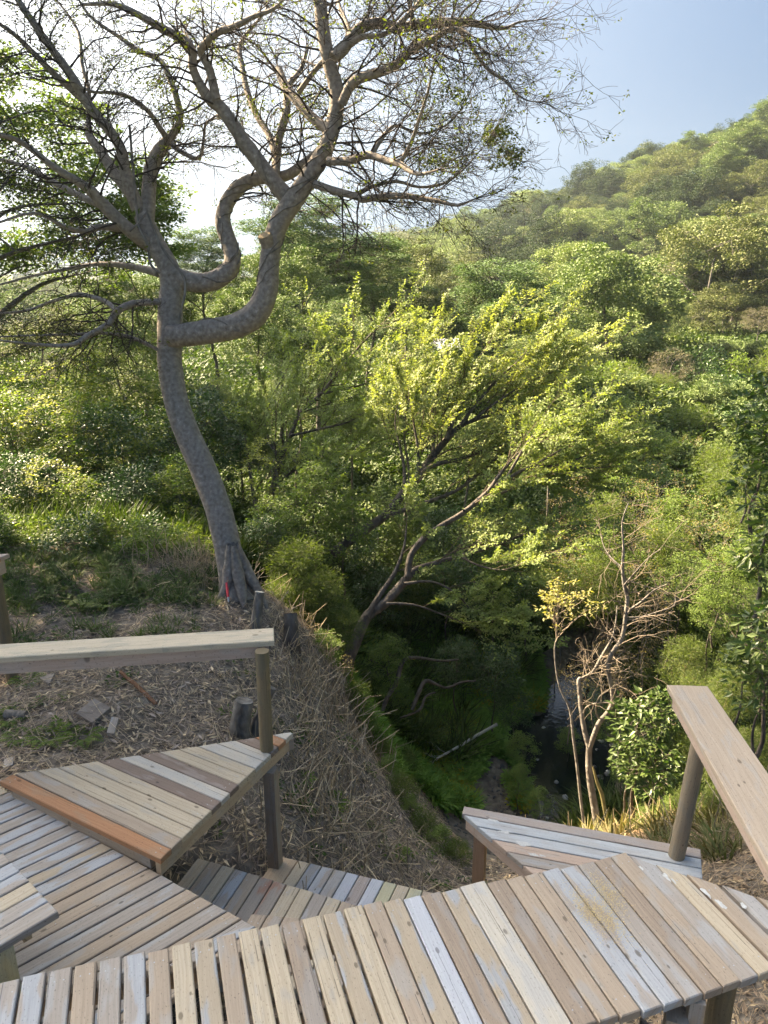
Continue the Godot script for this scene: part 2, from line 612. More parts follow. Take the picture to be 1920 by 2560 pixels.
func smooth(p: PackedVector3Array, r: PackedFloat32Array, k: int) -> Array:
	var q := PackedVector3Array()
	var s := PackedFloat32Array()
	var n := p.size()
	if n < 2: return [p, r]
	for i in n - 1:
		var a := p[maxi(i - 1, 0)]
		var d := p[mini(i + 2, n - 1)]
		for j in k:
			var t := float(j) / k
			q.push_back(p[i].cubic_interpolate(p[i + 1], a, d, t))
			s.push_back(lerpf(r[i], r[i + 1], t))
	q.push_back(p[n - 1]); s.push_back(r[n - 1])
	return [q, s]

# a line traced over the photograph: [x, y, width] in a window's pixels, between two depths
func trace(l: Array, ox: float, oy: float, sc: float, z0: float, z1: float) -> Array:
	var p := PackedVector3Array()
	var r := PackedFloat32Array()
	var n := l.size()
	for i in n:
		var t := float(i) / maxf(1, n - 1)
		var z := lerpf(z0, z1, t)
		p.push_back(at(ox + l[i][0] / sc, oy + l[i][1] / sc, z))
		r.push_back(l[i][2] / sc * z / FL * 0.5)
	return smooth(p, r, 3)

# ------------------------------------------------------------------ the boardwalks
func W(k: String) -> Material:
	return M[k]

func build_decks() -> void:
	# --- the near boardwalk
	var ya := -2.80
	var far := [[-1.77, -2.34], [-1.67, -2.37], [-1.569, -2.395], [-1.488, -2.424], [-1.390, -2.448], [-1.293, -2.475], [-1.197, -2.499], [-1.102, -2.521], [-1.006, -2.540], [-0.914, -2.571], [-0.823, -2.591], [-0.731, -2.619], [-0.640, -2.645],
		[-0.547, -2.668], [-0.455, -2.689], [-0.365, -2.714], [-0.274, -2.740], [-0.183, -2.773], [-0.094, -2.797], [-0.002, -2.812], [0.091, -2.829], [0.178, -2.849], [0.271, -2.871], [0.360, -2.905],
		[0.491, -2.926], [0.585, -2.949], [0.674, -2.970], [0.766, -2.999], [0.859, -3.014], [0.949, -3.040], [1.036, -3.068], [1.124, -3.098], [1.212, -3.105], [1.330, -3.045], [1.460, -2.985], [1.600, -2.915], [1.735, -2.845], [1.85, -2.79]]
	var kinds := ["blue", "grey", "blue", "blue", "grey", "tan", "grey", "blue", "tan", "cream", "bluetan", "tan", "cream", "cream", "brown", "cream", "bluetan", "cream", "tan", "bluetan", "lavender", "brown", "bluetan", "white",
		"brown", "tan", "tan", "blue", "blue", "grey", "brown", "tan", "grey", "cream", "tan", "grey", "tan", "grey"]
	var a := thing("boardwalk", "curving walkway of mixed tan and blue-grey planks crossing below the viewer", "boardwalk", Vector3(0, ya, -2.6))
	var sc := []
	for i in far.size() - 1:
		var p := Vector2(far[i][0], far[i][1])
		var nx := Vector2(far[i + 1][0], far[i + 1][1])
		var ang := deg_to_rad(lerpf(16.8, 19.9, clampf((p.x + 1.5) / 2.8, 0, 1)))
		var d := Vector2(sin(ang), cos(ang))
		var n := Vector2(d.y, -d.x)
		var full := absf((nx - p).dot(n))
		var w := full - (0.0135 if i < 17 else 0.0065)
		if i >= 31: w = 0.0865
		var fl := p
		var fr := p + n * w
		if i >= 32: fr = fl + n * w + d * (0.103 if i == 32 else 0.105)
		var dl := 0.772 + rng.randf_range(-0.006, 0.006)
		var near0 := Vector2(1.012, -2.262)
		var near1 := Vector2(1.475, -2.405)
		var nl := hit(p, d, near0, near1) if i >= 27 else p + d * dl
		var nr := nl + n * w
		if i >= 27: nl += d * rng.randf_range(-0.004, 0.004); nr = nl + n * w
		plank(a, ya, fl, fr, nr, nl, W(kinds[i]))
		var mid := fl + n * w * 0.5
		for k in 2:
			var s := mid + d * (0.06 if i < 32 else 0.12) + n * (0.02 if k else -0.02) * 0.9
			var s2: Vector2 = (nl + nr) * 0.5 - d * 0.07 + n * (0.02 if k else -0.02)
			if rng.randf() < 0.7: sc.append(v3(s, ya))
			if rng.randf() < 0.7: sc.append(v3(s2, ya))
	screws(a, sc)
	var dj := Vector2(0.97, -0.243)
	for off in [0.07, 0.38, 0.66]:
		var q: Vector2 = Vector2(-1.75, -2.35) + Vector2(0.243, 0.97) * off
		bar(a, "joist", v3(q, ya - 0.0385), v3(q + dj * 3.05, ya - 0.0385), 0.038, 0.088, W("tan"))
	for q in [[-0.9, -2.2], [-0.55, -2.56], [0.75, -2.9], [1.52, -2.62], [0.4, -2.22], [1.2, -2.36]]:
		var gx: float = q[0]
		var gz: float = q[1]
		if gx > 1.45: round_post(a, "post", Vector3(gx, ground(gx, gz) - 0.3, gz), Vector3(gx, ya - 0.04, gz), 0.055, W("olive"))
		else: post(a, "post", gx, gz, ground(gx, gz) - 0.3, ya - 0.128, 0.085, 0.3, W("tan"))
	# the lower brace and step frame seen past the near edge
	bar(a, "brace", Vector3(1.05, -2.95, -2.35), Vector3(1.38, -3.22, -2.28), 0.045, 0.085, W("brown"))
	bar(a, "brace", Vector3(0.95, -3.05, -2.32), Vector3(1.30, -3.14, -2.38), 0.09, 0.04, W("tan"))
	post(a, "post", 1.27, -2.36, -4.0, ya - 0.04, 0.06, 0.2, W("tan"))

	# --- the landing behind it, planks across the corner
	var yb := -3.36
	var b := thing("landing_deck", "grey-blue landing of long diagonal planks between the boardwalk and the wedge platform", "deck", Vector3(-1.8, yb, -3.4))
	var bd := Vector2(sin(deg_to_rad(-48.7)), cos(deg_to_rad(-48.7)))
	var bn := Vector2(bd.y, -bd.x)
	var r0 := Vector2(-1.72, -3.827)
	var r1 := Vector2(-0.679, -3.203)
	var bk := ["tan", "cream", "blue", "blue", "blue", "grey", "blue", "blue", "grey", "blue", "blue", "bluetan", "blue", "tan", "tan", "tan", "grey", "grey", "tan", "tan", "grey", "tan", "blue", "tan"]
	sc = []
	for i in range(-11, 13):
		var o := r0 + bn * (0.0963 * i)
		var fl := hit(o, bd, r0, r1)
		var fr := hit(o + bn * 0.088, bd, r0, r1)
		var l := 1.30
		if i < 0: l = 1.15
		plank(b, yb, fl - bd * rng.randf_range(0, 0.006), fr - bd * 0.003, fr + bd * l, fl + bd * l, W(bk[i + 11]))
		if i > -1:
			var mm: Vector2 = (fl + fr) * 0.5 + bd * 0.06
			sc.append(v3(mm + bn * 0.02, yb)); sc.append(v3(mm - bn * 0.02, yb))
			sc.append(v3(mm + bd * 0.5, yb))
	screws(b, sc)
	for off in [0.08, 0.6, 1.1]:
		var q0: Vector2 = hit(r0 - bn * 1.05, bd, r0, r1) + bd * off
		var q1: Vector2 = hit(r0 + bn * 1.2, bd, r0, r1) + bd * off
		bar(b, "joist", v3(q0, yb - 0.0385), v3(q1, yb - 0.0385), 0.038, 0.088, W("tan"))
	for q in [[-0.98, -3.30], [-1.45, -3.6], [-2.2, -3.3], [-1.7, -2.75], [-2.6, -3.9]]:
		post(b, "post", q[0], q[1], ground(q[0], q[1]) - 0.3, yb - 0.128, 0.085, 0.6, W("brown"))

	# --- the higher corner platform beside it
	var yc := -2.82
	var c := thing("corner_platform", "raised corner platform of weathered planks standing on a pale green post", "platform", Vector3(-2.0, yc, -2.8))
	var cd := Vector2(sin(deg_to_rad(-43.6)), cos(deg_to_rad(-43.6)))
	var cn := Vector2(cd.y, -cd.x)
	var c0 := Vector2(-1.845, -3.084)
	var c1 := Vector2(-1.488, -2.777)
	var ck := ["grey", "tan", "blue", "tan", "blue", "tan", "blue", "grey", "tan", "blue", "grey", "tan"]
	for i in range(-6, 6):
		var o := c1 - cn * (0.0945 * (5 - i))
		var e := o - cn * 0.0885
		var fr := hit(o, cd, c0, c1)
		var fl := hit(e, cd, c0, c1)
		plank(c, yc, fl, fr, fr + cd * 0.8, fl + cd * 0.8, W(["tan", "grey", "blue", "tan", "grey", "blue", "grey", "blue", "blue", "cream", "blue", "grey"][i + 6]))
	post(c, "post", -1.69, -2.625, yb, yc - 0.038, 0.088, 0.75, W("green"))
	post(c, "post", -2.35, -3.3, yb, yc - 0.038, 0.088, 0.75, W("green"))
	for off in [0.1, 0.6]:
		var q0: Vector2 = c0 - cn * 0.3 + cd * off
		bar(c, "joist", v3(q0, yc - 0.0385), v3(q0 + cn * 0.70, yc - 0.0385), 0.038, 0.088, W("tan"))

	# --- the wedge platform
	var yd := -3.25
	var dd := Vector2(sin(deg_to_rad(60.6)), cos(deg_to_rad(60.6)))
	var dn := Vector2(dd.y, -dd.x)  # towards the apex
	var dr0 := Vector2(-1.246, -3.643)
	var dr1 := Vector2(-0.674, -4.791)
	var db0 := Vector2(-2.474, -4.343)
	var db1 := Vector2(-0.60, -4.845)
	var t := thing("wedge_platform", "wedge-shaped seat platform of pale planks with one bright orange plank along its edge", "platform", Vector3(-1.5, yd, -4.2))
	var dk := ["orange", "tan", "cream", "cream", "cream", "umber", "white", "umber", "cream", "cream", "white", "white", "umber", "orange", "white"]
	var p0 := Vector2(-1.283, -3.576)
	sc = []
	for i in 15:
		var o := p0 + dn * (0.0925 * i)
		var e := o + dn * (0.0885 if i > 0 else 0.089)
		var nr := hit(o, dd, dr0, dr1)
		var fr := hit(e, dd, dr0, dr1)
		var nl := hit(o, dd, db0, db1)
		var fl := hit(e, dd, db0, db1)
		if i == 0:
			nl = Vector2(-2.53, -4.27); fl = Vector2(-2.478, -4.343)
		if (nr - nl).dot(dd) < 0.05: continue
		if (fr - fl).dot(dd) < 0.015:
			fr = fl + dd * 0.02
		plank(t, yd, fr, nr, nl, fl, W(dk[i]))
		for k in 2:
			sc.append(v3(nr - dd * 0.06 + dn * (0.025 + 0.038 * k), yd)); sc.append(v3(nl + dd * 0.07 + dn * (0.025 + 0.038 * k), yd))
	screws(t, sc)
	var rd := (dr1 - dr0).normalized()
	var ins := Vector2(-rd.y, rd.x)
	if ins.dot(Vector2(-2, -4.2) - dr0) < 0: ins = -ins
	bar(t, "edge_beam", v3(dr0 + ins * 0.03 - rd * 0.07, yd - 0.039), v3(dr1 + ins * 0.03, yd - 0.039), 0.038, 0.088, W("pine"))
	var ob := Vector2(-1.283, -3.576)
	bar(t, "edge_beam", v3(ob + dn * 0.032 - dd * 0.1, yd - 0.039), v3(ob + dn * 0.032 - dd * 1.35, yd - 0.039), 0.038, 0.088, W("tan"))
	bar(t, "edge_beam", v3(db0 + Vector2(0.0, 0.05), yd - 0.039), v3(db1 + Vector2(-0.06, 0.03), yd - 0.039), 0.038, 0.088, W("tan"))
	post(t, "post", -0.795, -4.565, -4.2, yd - 0.128, 0.082, 0.25, W("brown"))
	post(t, "post", -2.42, -4.36, ground(-2.42, -4.36) - 0.2, yd - 0.039, 0.085, 0.3, W("tan"))

	# --- the treads that go down to the lower path
	flight("upper_step", "small tan step half hidden behind the boardwalk, topmost of three", -3.57, Vector2(-0.762, -3.50), Vector2(-0.45, -3.464), -17.0, 0.45, ["tan", "tan", "tan", "tan", "cream", "grey", "tan"], 0)
	flight("middle_step", "middle step of short tan planks with one blue plank and orange smears", -3.78, Vector2(-1.241, -4.17), Vector2(-0.278, -3.812), -18.6, 0.50, ["cream", "tan", "cream", "blue", "tan", "greyorange", "tanorange", "cream", "cream", "grey", "cream", "tan", "tan", "tan"], 1)
	flight("lower_step", "lowest step with two bright blue-white planks beside the square post", -4.2, Vector2(-0.79, -4.655), Vector2(0.233, -4.334), -21.5, 0.55, ["pine", "cream", "slate", "blue", "grey", "lavender", "mauve", "lavender", "green", "cream", "green", "tan", "tan", "cream", "grey"], 2)

	# --- the bench platform on the other side
	var yh := -4.0
	var hd := Vector2(sin(deg_to_rad(74.5)), cos(deg_to_rad(74.5)))
	var hn := Vector2(-hd.y, hd.x)  # towards the viewer
	var h0 := Vector2(0.62, -4.953)
	var l0 := Vector2(0.616, -4.847)
	var l1 := Vector2(0.981, -4.321)
	var q0 := Vector2(2.267, -4.492)
	var q1 := Vector2(2.182, -4.244)
	var h := thing("bench_platform", "low platform of long blue-white planks with a slanted end beside the round rail post", "platform", Vector3(1.5, yh, -4.5))
	var hk := ["mauve", "bluewhite", "bluewhite", "pink", "grey", "pink", "grey", "tan"]
	sc = []
	for i in 8:
		var o := h0 + hn * (0.1 * i)
		var e := o + hn * 0.0925
		var fl := hit(o, hd, l0, l1) if i > 0 else h0
		var nl := hit(e, hd, l0, l1) if i > 0 else h0 + hn * 0.09
		var fr := hit(o, hd, q0, q1)
		var nr := hit(e, hd, q0, q1)
		plank(h, yh, fr, nr, nl, fl, W(hk[i]))
		sc.append(v3(fr - hd * 0.08 + hn * 0.03, yh)); sc.append(v3(fr - hd * 0.08 + hn * 0.065, yh))
	screws(h, sc)
	var ld := (l1 - l0).normalized()
	var li := Vector2(ld.y, -ld.x)
	if li.dot(Vector2(1.5, -4.5) - l0) < 0: li = -li
	bar(h, "edge_beam", v3(l0 + li * 0.03, yh - 0.039), v3(l0 + ld * 0.95 + li * 0.03, yh - 0.039), 0.038, 0.09, W("pink"))
	bar(h, "edge_beam", v3(h0 + hn * 0.05 + hd * 0.05, yh - 0.039), v3(h0 + hn * 0.05 + hd * 1.6, yh - 0.039), 0.038, 0.088, W("tan"))
	post(h, "leg", 0.735, -4.80, ground(0.735, -4.8) - 0.3, yh - 0.039, 0.088, 0.35, W("pineorange"))
	post(h, "leg", 2.08, -4.40, ground(2.08, -4.4) - 0.3, yh - 0.039, 0.088, 0.25, W("tan"))
	# putty daubs
	for s in [[Vector2(0.82, -4.79), 0.05], [Vector2(0.90, -4.665), 0.065], [Vector2(1.0, -4.55), 0.075], [Vector2(1.06, -4.44), 0.05], [Vector2(1.12, -4.43), 0.03]]:
		daub(h, s[0], yh, s[1], hd)
	for s in [[Vector2(1.352, -2.965), 0.034], [Vector2(1.378, -2.935), 0.022], [Vector2(1.505, -2.865), 0.036], [Vector2(1.545, -2.80), 0.038], [Vector2(1.645, -2.79), 0.03], [Vector2(1.25, -3.02), 0.02]]:
		daub(a, s[0], ya, s[1], Vector2(0.33, 0.94))
	# sawdust
	var dust := MB.new()
	for i in 2600:
		var k := rng.randi() % 3
		var cc: Vector2 = [Vector2(0.92, -2.77), Vector2(1.0, -2.72), Vector2(1.04, -2.86)][k]
		var q := Vector2(rng.randfn(0, 0.032), rng.randfn(0, 0.07)).rotated(-0.3)
		var p := v3(cc + q, ya + 0.0035)
		var d := Vector3(rng.randf_range(-1, 1), rng.randf_range(-.1, .25), rng.randf_range(-1, 1)).normalized()
		dust.leaf(p, d, Vector3.UP, rng.randf_range(0.003, 0.008), 0.003, Color(0.5, 0.36, 0.16).lerp(Color(0.62, 0.5, 0.28), rng.randf()))
	var du := part(self, "sawdust", dust.mesh(M.litter))
	tag(du, "pale sawdust scattered on the blue planks of the boardwalk", "sawdust", "", "stuff")

	# --- the rail by the wedge platform
	var yf := -2.45
	var f := thing("guard_rail", "pale flat-topped rail with a pinkish board below it beside the tree", "railing", Vector3(-0.823, yd, -4.62))
	var f0 := Vector2(-0.747, -4.71)
	var f1 := Vector2(-4.2, -4.245)
	var fdir := (f1 - f0).normalized()
	var fb := Vector2(-0.03, -0.194)
	railcap(f, yf, f0, f1, fb, W("cap"))
	var fi := f0 + fdir * 0.04 + fb * 0.16
	bar(f, "rail_board", v3(fi, yf - 0.041), v3(f1 + fb * 0.16, yf - 0.041), 0.036, 0.088, W("pink"))
	round_post(f, "post", Vector3(-0.823, yd, -4.62), Vector3(-0.823, yf - 0.041, -4.73 + 0.09), 0.047, W("olive"))
	round_post(f, "post", Vector3(-2.75, ground(-2.75, -4.5) - 0.2, -4.50), Vector3(-2.75, yf - 0.041, -4.50), 0.05, W("olive"))

	# --- the rail that comes towards the viewer
	var yg := -2.90
	var g := thing("guard_rail", "broad brown rail board running towards the viewer on a round post", "railing", Vector3(2.08, yh, -4.43))
	var mb := MB.new()
	board(mb, [Vector3(1.86, 0, -1.75), Vector3(2.043, 0, -4.894), Vector3(2.328, 0, -4.876), Vector3(2.215, 0, -1.75)], yg, 0.038, Vector2(0.1, 0.02))
	part(g, "cap", mb.mesh(W("railbrown")))
	bar(g, "rail_board", Vector3(2.075, yg - 0.039, -4.80), Vector3(1.905, yg - 0.039, -1.8), 0.036, 0.085, W("pink"))
	round_post(g, "post", Vector3(2.072, yh, -4.43), Vector3(2.125, yg - 0.039, -4.43), 0.056, W("postbrown"))
	round_post(g, "post", Vector3(2.05, ground(2.05, -2.1) - 0.2, -2.1), Vector3(2.05, yg - 0.039, -2.1), 0.056, W("postbrown"))

	# --- the far seat whose corner shows behind the rail
	var u := thing("raised_seat", "pinkish corner of a raised plank seat on a round post near the shrubs", "platform", Vector3(-3.6, -3.65, -6.6))
	var k0 := at(23, 1384, 6.9)
	var k1 := at(4, 1410, 6.6)
	for i in 5:
		var e := Vector2(k0.x, k0.z) + Vector2(-0.035, 0.1) * i
		plank(u, k0.y, e, e + Vector2(-0.032, 0.093), e + Vector2(-1.032, 0.153), e + Vector2(-1.0, 0.06), W(["pink", "orange", "pink", "tan", "pink"][i]))
	bar(u, "edge_beam", Vector3(k0.x - 0.05, k0.y - 0.039, k0.z + 0.03), Vector3(k0.x - 0.21, k0.y - 0.039, k0.z + 0.47), 0.038, 0.13, W("pink"))
	round_post(u, "post", Vector3(-3.47, ground(-3.47, -6.35) - 0.2, -6.35), Vector3(-3.47, k0.y - 0.17, -6.35), 0.055, W("olive"))

func railcap(f: Node3D, y: float, f0: Vector2, f1: Vector2, fb: Vector2, m: Material) -> void:
	var mb := MB.new()
	board(mb, [v3(f1 + fb, 0), v3(f0 + fb, 0), v3(f0, 0), v3(f1, 0)], y, 0.04, Vector2(0.5, 0.3), 0.005)
	part(f, "cap", mb.mesh(m))

func flight(called: String, label: String, y: float, a: Vector2, b: Vector2, ang: float, l: float, ks: Array, which: int) -> void:
	var o := thing(called, label, "step", v3((a + b) * 0.5, y))
	var d := Vector2(sin(deg_to_rad(ang)), cos(deg_to_rad(ang)))
	var n := Vector2(d.y, -d.x)
	var p := a
	var sc := []
	for i in ks.size():
		var w := 0.0885
		if which == 2 and i == 0: w = 0.16
		var fl := hit(p, d, a, b)
		var fr := hit(p + n * w, d, a, b)
		plank(o, y, fl, fr, fr + d * l, fl + d * l, W(ks[i]))
		var mm: Vector2 = (fl + fr) * 0.5 + d * 0.06
		if rng.randf() < 0.6: sc.append(v3(mm + n * 0.02, y))
		if rng.randf() < 0.6: sc.append(v3(mm - n * 0.02, y))
		p += n * (w + 0.0065)
	screws(o, sc)
	var e := p - n * 0.0065
	for off in [0.06, l - 0.06]:
		bar(o, "joist", v3(hit(a, d, a, b) + d * off, y - 0.0385), v3(hit(e, d, a, b) + d * off, y - 0.0385), 0.038, 0.088, W("tan"))
	for t in [0.1, 0.9]:
		var q: Vector2 = a.lerp(hit(e, d, a, b), t) + d * (l - 0.1)
		var gy := ground(q.x, q.y)
		if gy < y - 0.14: post(o, "post", q.x, q.y, gy - 0.2, y - 0.127, 0.07, 0.3, W("tan"))

func daub(parent: Node3D, p: Vector2, y: float, r: float, d: Vector2) -> void:
	var mb := MB.new()
	var k := 14
	mb.v.push_back(v3(p, y + 0.004)); mb.n.push_back(Vector3.UP)
	for ring in 2:
		for j in k:
			var a := TAU * j / k
			var rr := r * (0.55 if ring == 0 else 1.0) * (0.75 + 0.8 * lump.get_noise_3d(cos(a) * 90 + p.x * 999, sin(a) * 90, p.y * 999))
			var q := p + d * cos(a) * rr * 1.0 + Vector2(-d.y, d.x) * sin(a) * rr * 0.4
			mb.v.push_back(v3(q, y + (0.0035 if ring == 0 else 0.0004))); mb.n.push_back(Vector3.UP)
	for j in k:
		var a := 1 + j
		var b := 1 + (j + 1) % k
		mb.ix.append_array(PackedInt32Array([0, a, b, a, a + k, b, b, a + k, b + k]))
	part(parent, "putty_daub", mb.mesh(M.putty))

# ------------------------------------------------------------------ the big bare tree
func limb_of(o: Node3D, l: Array, win: Array, z0: float, z1: float, called := "limb", sides := 12) -> Array:
	var s := trace(l, win[0], win[1], win[2], z0, z1)
	var mb := MB.new()
	mb.tube(s[0], s[1], sides, true, 0.09, lump)
	part(o, called, mb.mesh(M.bark))
	return s

func twig_tree(mb: MB, p: Vector3, d: Vector3, l: float, r: float, depth: int, ends: PackedVector3Array, pull: Vector3) -> void:
	var n := 5 if depth > 0 else 4
	var pts := PackedVector3Array([p])
	var q := p
	var dir := d
	for i in n:
		dir = (dir + ru() * 0.42 + pull * 0.10).normalized()
		q += dir * (l / n)
		pts.push_back(q)
	mb.tube(pts, taper(r, maxf(r * 0.35, 0.0016), n), 3 if r < 0.012 else 5)
	ends.push_back(q)
	if depth > 0:
		var k := 5 if depth > 1 else 4
		for i in k:
			var j := 1 + (i * n) / k + (rng.randi() % 2)
			j = mini(j, n)
			var nd := ((pts[j] - pts[j - 1]).normalized() * 0.7 + ru() * 0.9 + pull * 0.2).normalized()
			twig_tree(mb, pts[j], nd, l * rng.randf_range(0.42, 0.68), maxf(r * 0.46, 0.0021), depth - 1, ends, pull)

func build_big_tree() -> void:
	var w5 := [0.0, 0.0, 1.7281]
	var w6 := [700.0, 0.0, 2.0737]
	var wl := [0.0, 700.0, 2.37]
	var wd := [0.0, 0.0, 0.8641]
	var base := Vector3(-1.68, -3.66, -8.27)
	var o := thing("bare_tree", "tall gnarled tree with twisting grey limbs, mostly bare, standing on the bank edge", "tree", base)
	var Z := 9.0
	var trunk := [[515, 1300, 84], [511, 1278, 72], [503, 1240, 62], [493, 1190, 58], [480, 1130, 57], [467, 1085, 57], [450, 1040, 57], [426, 985, 56], [400, 925, 54], [380, 865, 52], [369, 805, 52], [366, 765, 52], [367, 710, 54], [369, 650, 52], [371, 610, 50], [360, 570, 46], [338, 532, 43], [322, 500, 40], [308, 468, 36]]
	var T := limb_of(o, trunk, wd, Z, Z + 0.15, "trunk", 18)
	# root flare
	for a in [0.2, 1.3, 2.4, 3.4, 4.4, 5.4]:
		var mb := MB.new()
		var b := base + Vector3(0, 0.16, 0)
		var e := base + Vector3(cos(a) * 0.34, 0, sin(a) * 0.3)
		e.y = ground(e.x, e.z) - 0.05
		mb.tube(smooth(PackedVector3Array([b + Vector3(cos(a) * 0.05 - 0.05, 0.42, sin(a) * 0.05), b + Vector3(cos(a) * 0.11 - 0.02, 0.12, sin(a) * 0.11), b + Vector3(cos(a) * 0.19, -0.08, sin(a) * 0.19), e]), PackedFloat32Array([0.03, 0.075, 0.06, 0.02]), 3)[0], smooth(PackedVector3Array([b, b, b, b]), PackedFloat32Array([0.03, 0.075, 0.06, 0.02]), 3)[1], 8, false, 0.1, lump)
		part(o, "root", mb.mesh(M.bark))
	var L := []
	L.append([limb_of(o, [[366, 728, 50], [395, 724, 48], [450, 716, 54], [510, 704, 55], [552, 678, 54], [576, 630, 48], [581, 575, 44], [588, 525, 42], [606, 475, 42], [640, 424, 44], [672, 374, 38], [703, 322, 36], [716, 280, 33], [727, 232, 33], [726, 190, 32], [715, 150, 31], [705, 105, 30], [696, 50, 30], [690, -10, 28], [688, -60, 24]], wd, Z, Z - 0.5), 0.3])
	L.append([limb_of(o, [[735, 1190, 90], [800, 1212, 86], [880, 1222, 80], [950, 1200, 80], [1000, 1150, 74], [1002, 1085, 70], [975, 1005, 70], [962, 940, 66], [985, 870, 66], [1040, 805, 62], [1110, 772, 56], [1185, 768, 50], [1250, 752, 46], [1310, 712, 44], [1370, 664, 40], [1415, 600, 36], [1440, 520, 30]], w5, Z + 0.1, Z + 0.55), 0.35])
	L.append([limb_of(o, [[1240, 850, 76], [1180, 782, 66], [1120, 702, 64], [1060, 622, 60], [1008, 542, 60], [950, 462, 54], [900, 420, 48], [860, 360, 40], [832, 290, 36], [830, 222, 38], [790, 170, 36], [700, 122, 34], [620, 76, 30], [540, 36, 28], [470, 15, 20], [360, 20, 12]], w5, Z - 0.15, Z - 1.0), 0.0])
	L.append([limb_of(o, [[935, 430, 40], [905, 300, 36], [868, 225, 34], [890, 185, 32], [940, 140, 30], [1020, 110, 26], [1100, 70, 22], [1180, 40, 16], [1240, -20, 10]], w5, Z - 0.5, Z - 1.3), 0.0])
	L.append([limb_of(o, [[1190, 770, 40], [1195, 690, 38], [1205, 600, 36], [1238, 480, 36], [1240, 380, 30], [1300, 300, 20], [1330, 200, 12]], w5, Z + 0.3, Z + 1.2), 0.0])
	L.append([limb_of(o, [[1188, 660, 32], [1160, 580, 28], [1110, 500, 26], [1070, 400, 26], [1045, 280, 24], [1035, 200, 20], [1080, 130, 14], [1150, 40, 9], [1160, -60, 6]], w5, Z + 0.35, Z + 1.5), 0.0])
	L.append([limb_of(o, [[1430, 570, 46], [1345, 505, 44], [1282, 432, 42], [1232, 372, 40], [1204, 298, 34]], w5, Z - 0.35, Z + 0.2), 0.0])
	L.append([limb_of(o, [[1290, 400, 24], [1340, 330, 22], [1405, 255, 22], [1480, 180, 14]], w5, Z - 0.1, Z - 0.5), 0.0])
	L.append([limb_of(o, [[180, 955, 42], [290, 990, 38], [400, 1020, 36], [430, 1035, 36], [520, 1020, 34], [640, 1015, 32], [740, 1030, 28], [830, 1045, 22], [920, 1065, 15], [1000, 1035, 8]], w6, Z - 0.3, Z - 1.1), 0.0])
	L.append([limb_of(o, [[400, 1005, 22], [470, 970, 20], [600, 940, 18], [720, 970, 14], [850, 950, 13], [950, 880, 10], [1030, 790, 6]], w6, Z - 0.5, Z - 0.2), 0.0])
	L.append([limb_of(o, [[250, 835, 44], [350, 835, 42], [420, 812, 42], [470, 805, 40], [560, 835, 38], [620, 850, 34], [680, 890, 26], [740, 902, 18], [820, 880, 9]], w6, Z - 0.45, Z - 1.6), 0.0])
	L.append([limb_of(o, [[475, 800, 28], [540, 700, 22], [600, 650, 16], [680, 680, 14], [760, 690, 13], [860, 650, 11], [930, 580, 7]], w6, Z - 0.9, Z - 0.6), 0.0])
	L.append([limb_of(o, [[620, 850, 26], [680, 740, 20], [720, 620, 18], [760, 500, 15], [790, 380, 9]], w6, Z - 1.1, Z - 1.9), 0.0])
	L.append([limb_of(o, [[320, 540, 50], [352, 468, 50], [390, 420, 52], [460, 390, 52], [540, 365, 50], [610, 330, 48], [660, 270, 46], [730, 230, 42], [800, 200, 36], [860, 160, 28], [930, 150, 18], [1000, 190, 10]], w6, Z - 0.45, Z - 1.3), 0.0])
	L.append([limb_of(o, [[275, 300, 62], [330, 255, 58], [372, 190, 58], [430, 140, 56], [520, 120, 52], [620, 145, 50], [720, 125, 50], [820, 120, 48], [920, 115, 44], [1000, 120, 38], [1100, 140, 28], [1170, 145, 18], [1240, 115, 11], [1330, 105, 6]], w6, Z - 0.5, Z - 0.1), 0.0])
	L.append([limb_of(o, [[920, 130, 28], [945, 175, 26], [980, 222, 22], [1030, 300, 20], [1090, 370, 18], [1170, 420, 15], [1220, 480, 11], [1280, 520, 7], [1345, 530, 4]], w6, Z - 0.15, Z - 0.5), 0.0])
	L.append([limb_of(o, [[365, 230, 34], [430, 190, 30], [520, 185, 26], [600, 140, 24], [690, 50, 24], [730, 0, 20], [780, -60, 14]], w6, Z - 0.5, Z - 1.1), 0.0])
	L.append([limb_of(o, [[365, 190, 30], [345, 120, 25], [310, 40, 22], [290, -40, 18]], w6, Z - 0.5, Z + 0.1), 0.0])
	L.append([limb_of(o, [[690, 130, 30], [680, 60, 26], [665, -20, 20]], w6, Z - 0.5, Z - 0.6), 0.0])
	# the side that leans to the light
	L.append([limb_of(o, [[630, 985, 66], [638, 900, 62], [645, 800, 60], [655, 722, 60], [690, 650, 60], [735, 592, 40], [775, 530, 30], [770, 450, 28], [730, 330, 25], [690, 260, 22], [600, 220, 20], [530, 170, 18], [440, 110, 15], [380, 60, 12], [330, -20, 9]], w5, Z + 0.12, Z + 0.9), 0.0])
	L.append([limb_of(o, [[725, 605, 26], [690, 552, 24], [640, 480, 20], [560, 420, 18], [480, 400, 14], [390, 395, 11], [300, 340, 7]], w5, Z + 0.35, Z - 0.4), 0.0])
	L.append([limb_of(o, [[735, 605, 26], [760, 640, 22], [790, 660, 20], [860, 685, 17], [880, 600, 12], [890, 530, 11], [935, 512, 7]], w5, Z + 0.4, Z + 0.1), 0.0])
	L.append([limb_of(o, [[600, 900, 62], [570, 835, 58], [542, 740, 50], [520, 640, 45], [470, 560, 42], [400, 480, 40], [340, 380, 40], [290, 300, 38], [230, 220, 34], [160, 120, 32], [90, 20, 28], [50, -50, 22]], w5, Z + 0.15, Z - 0.6), 0.0])
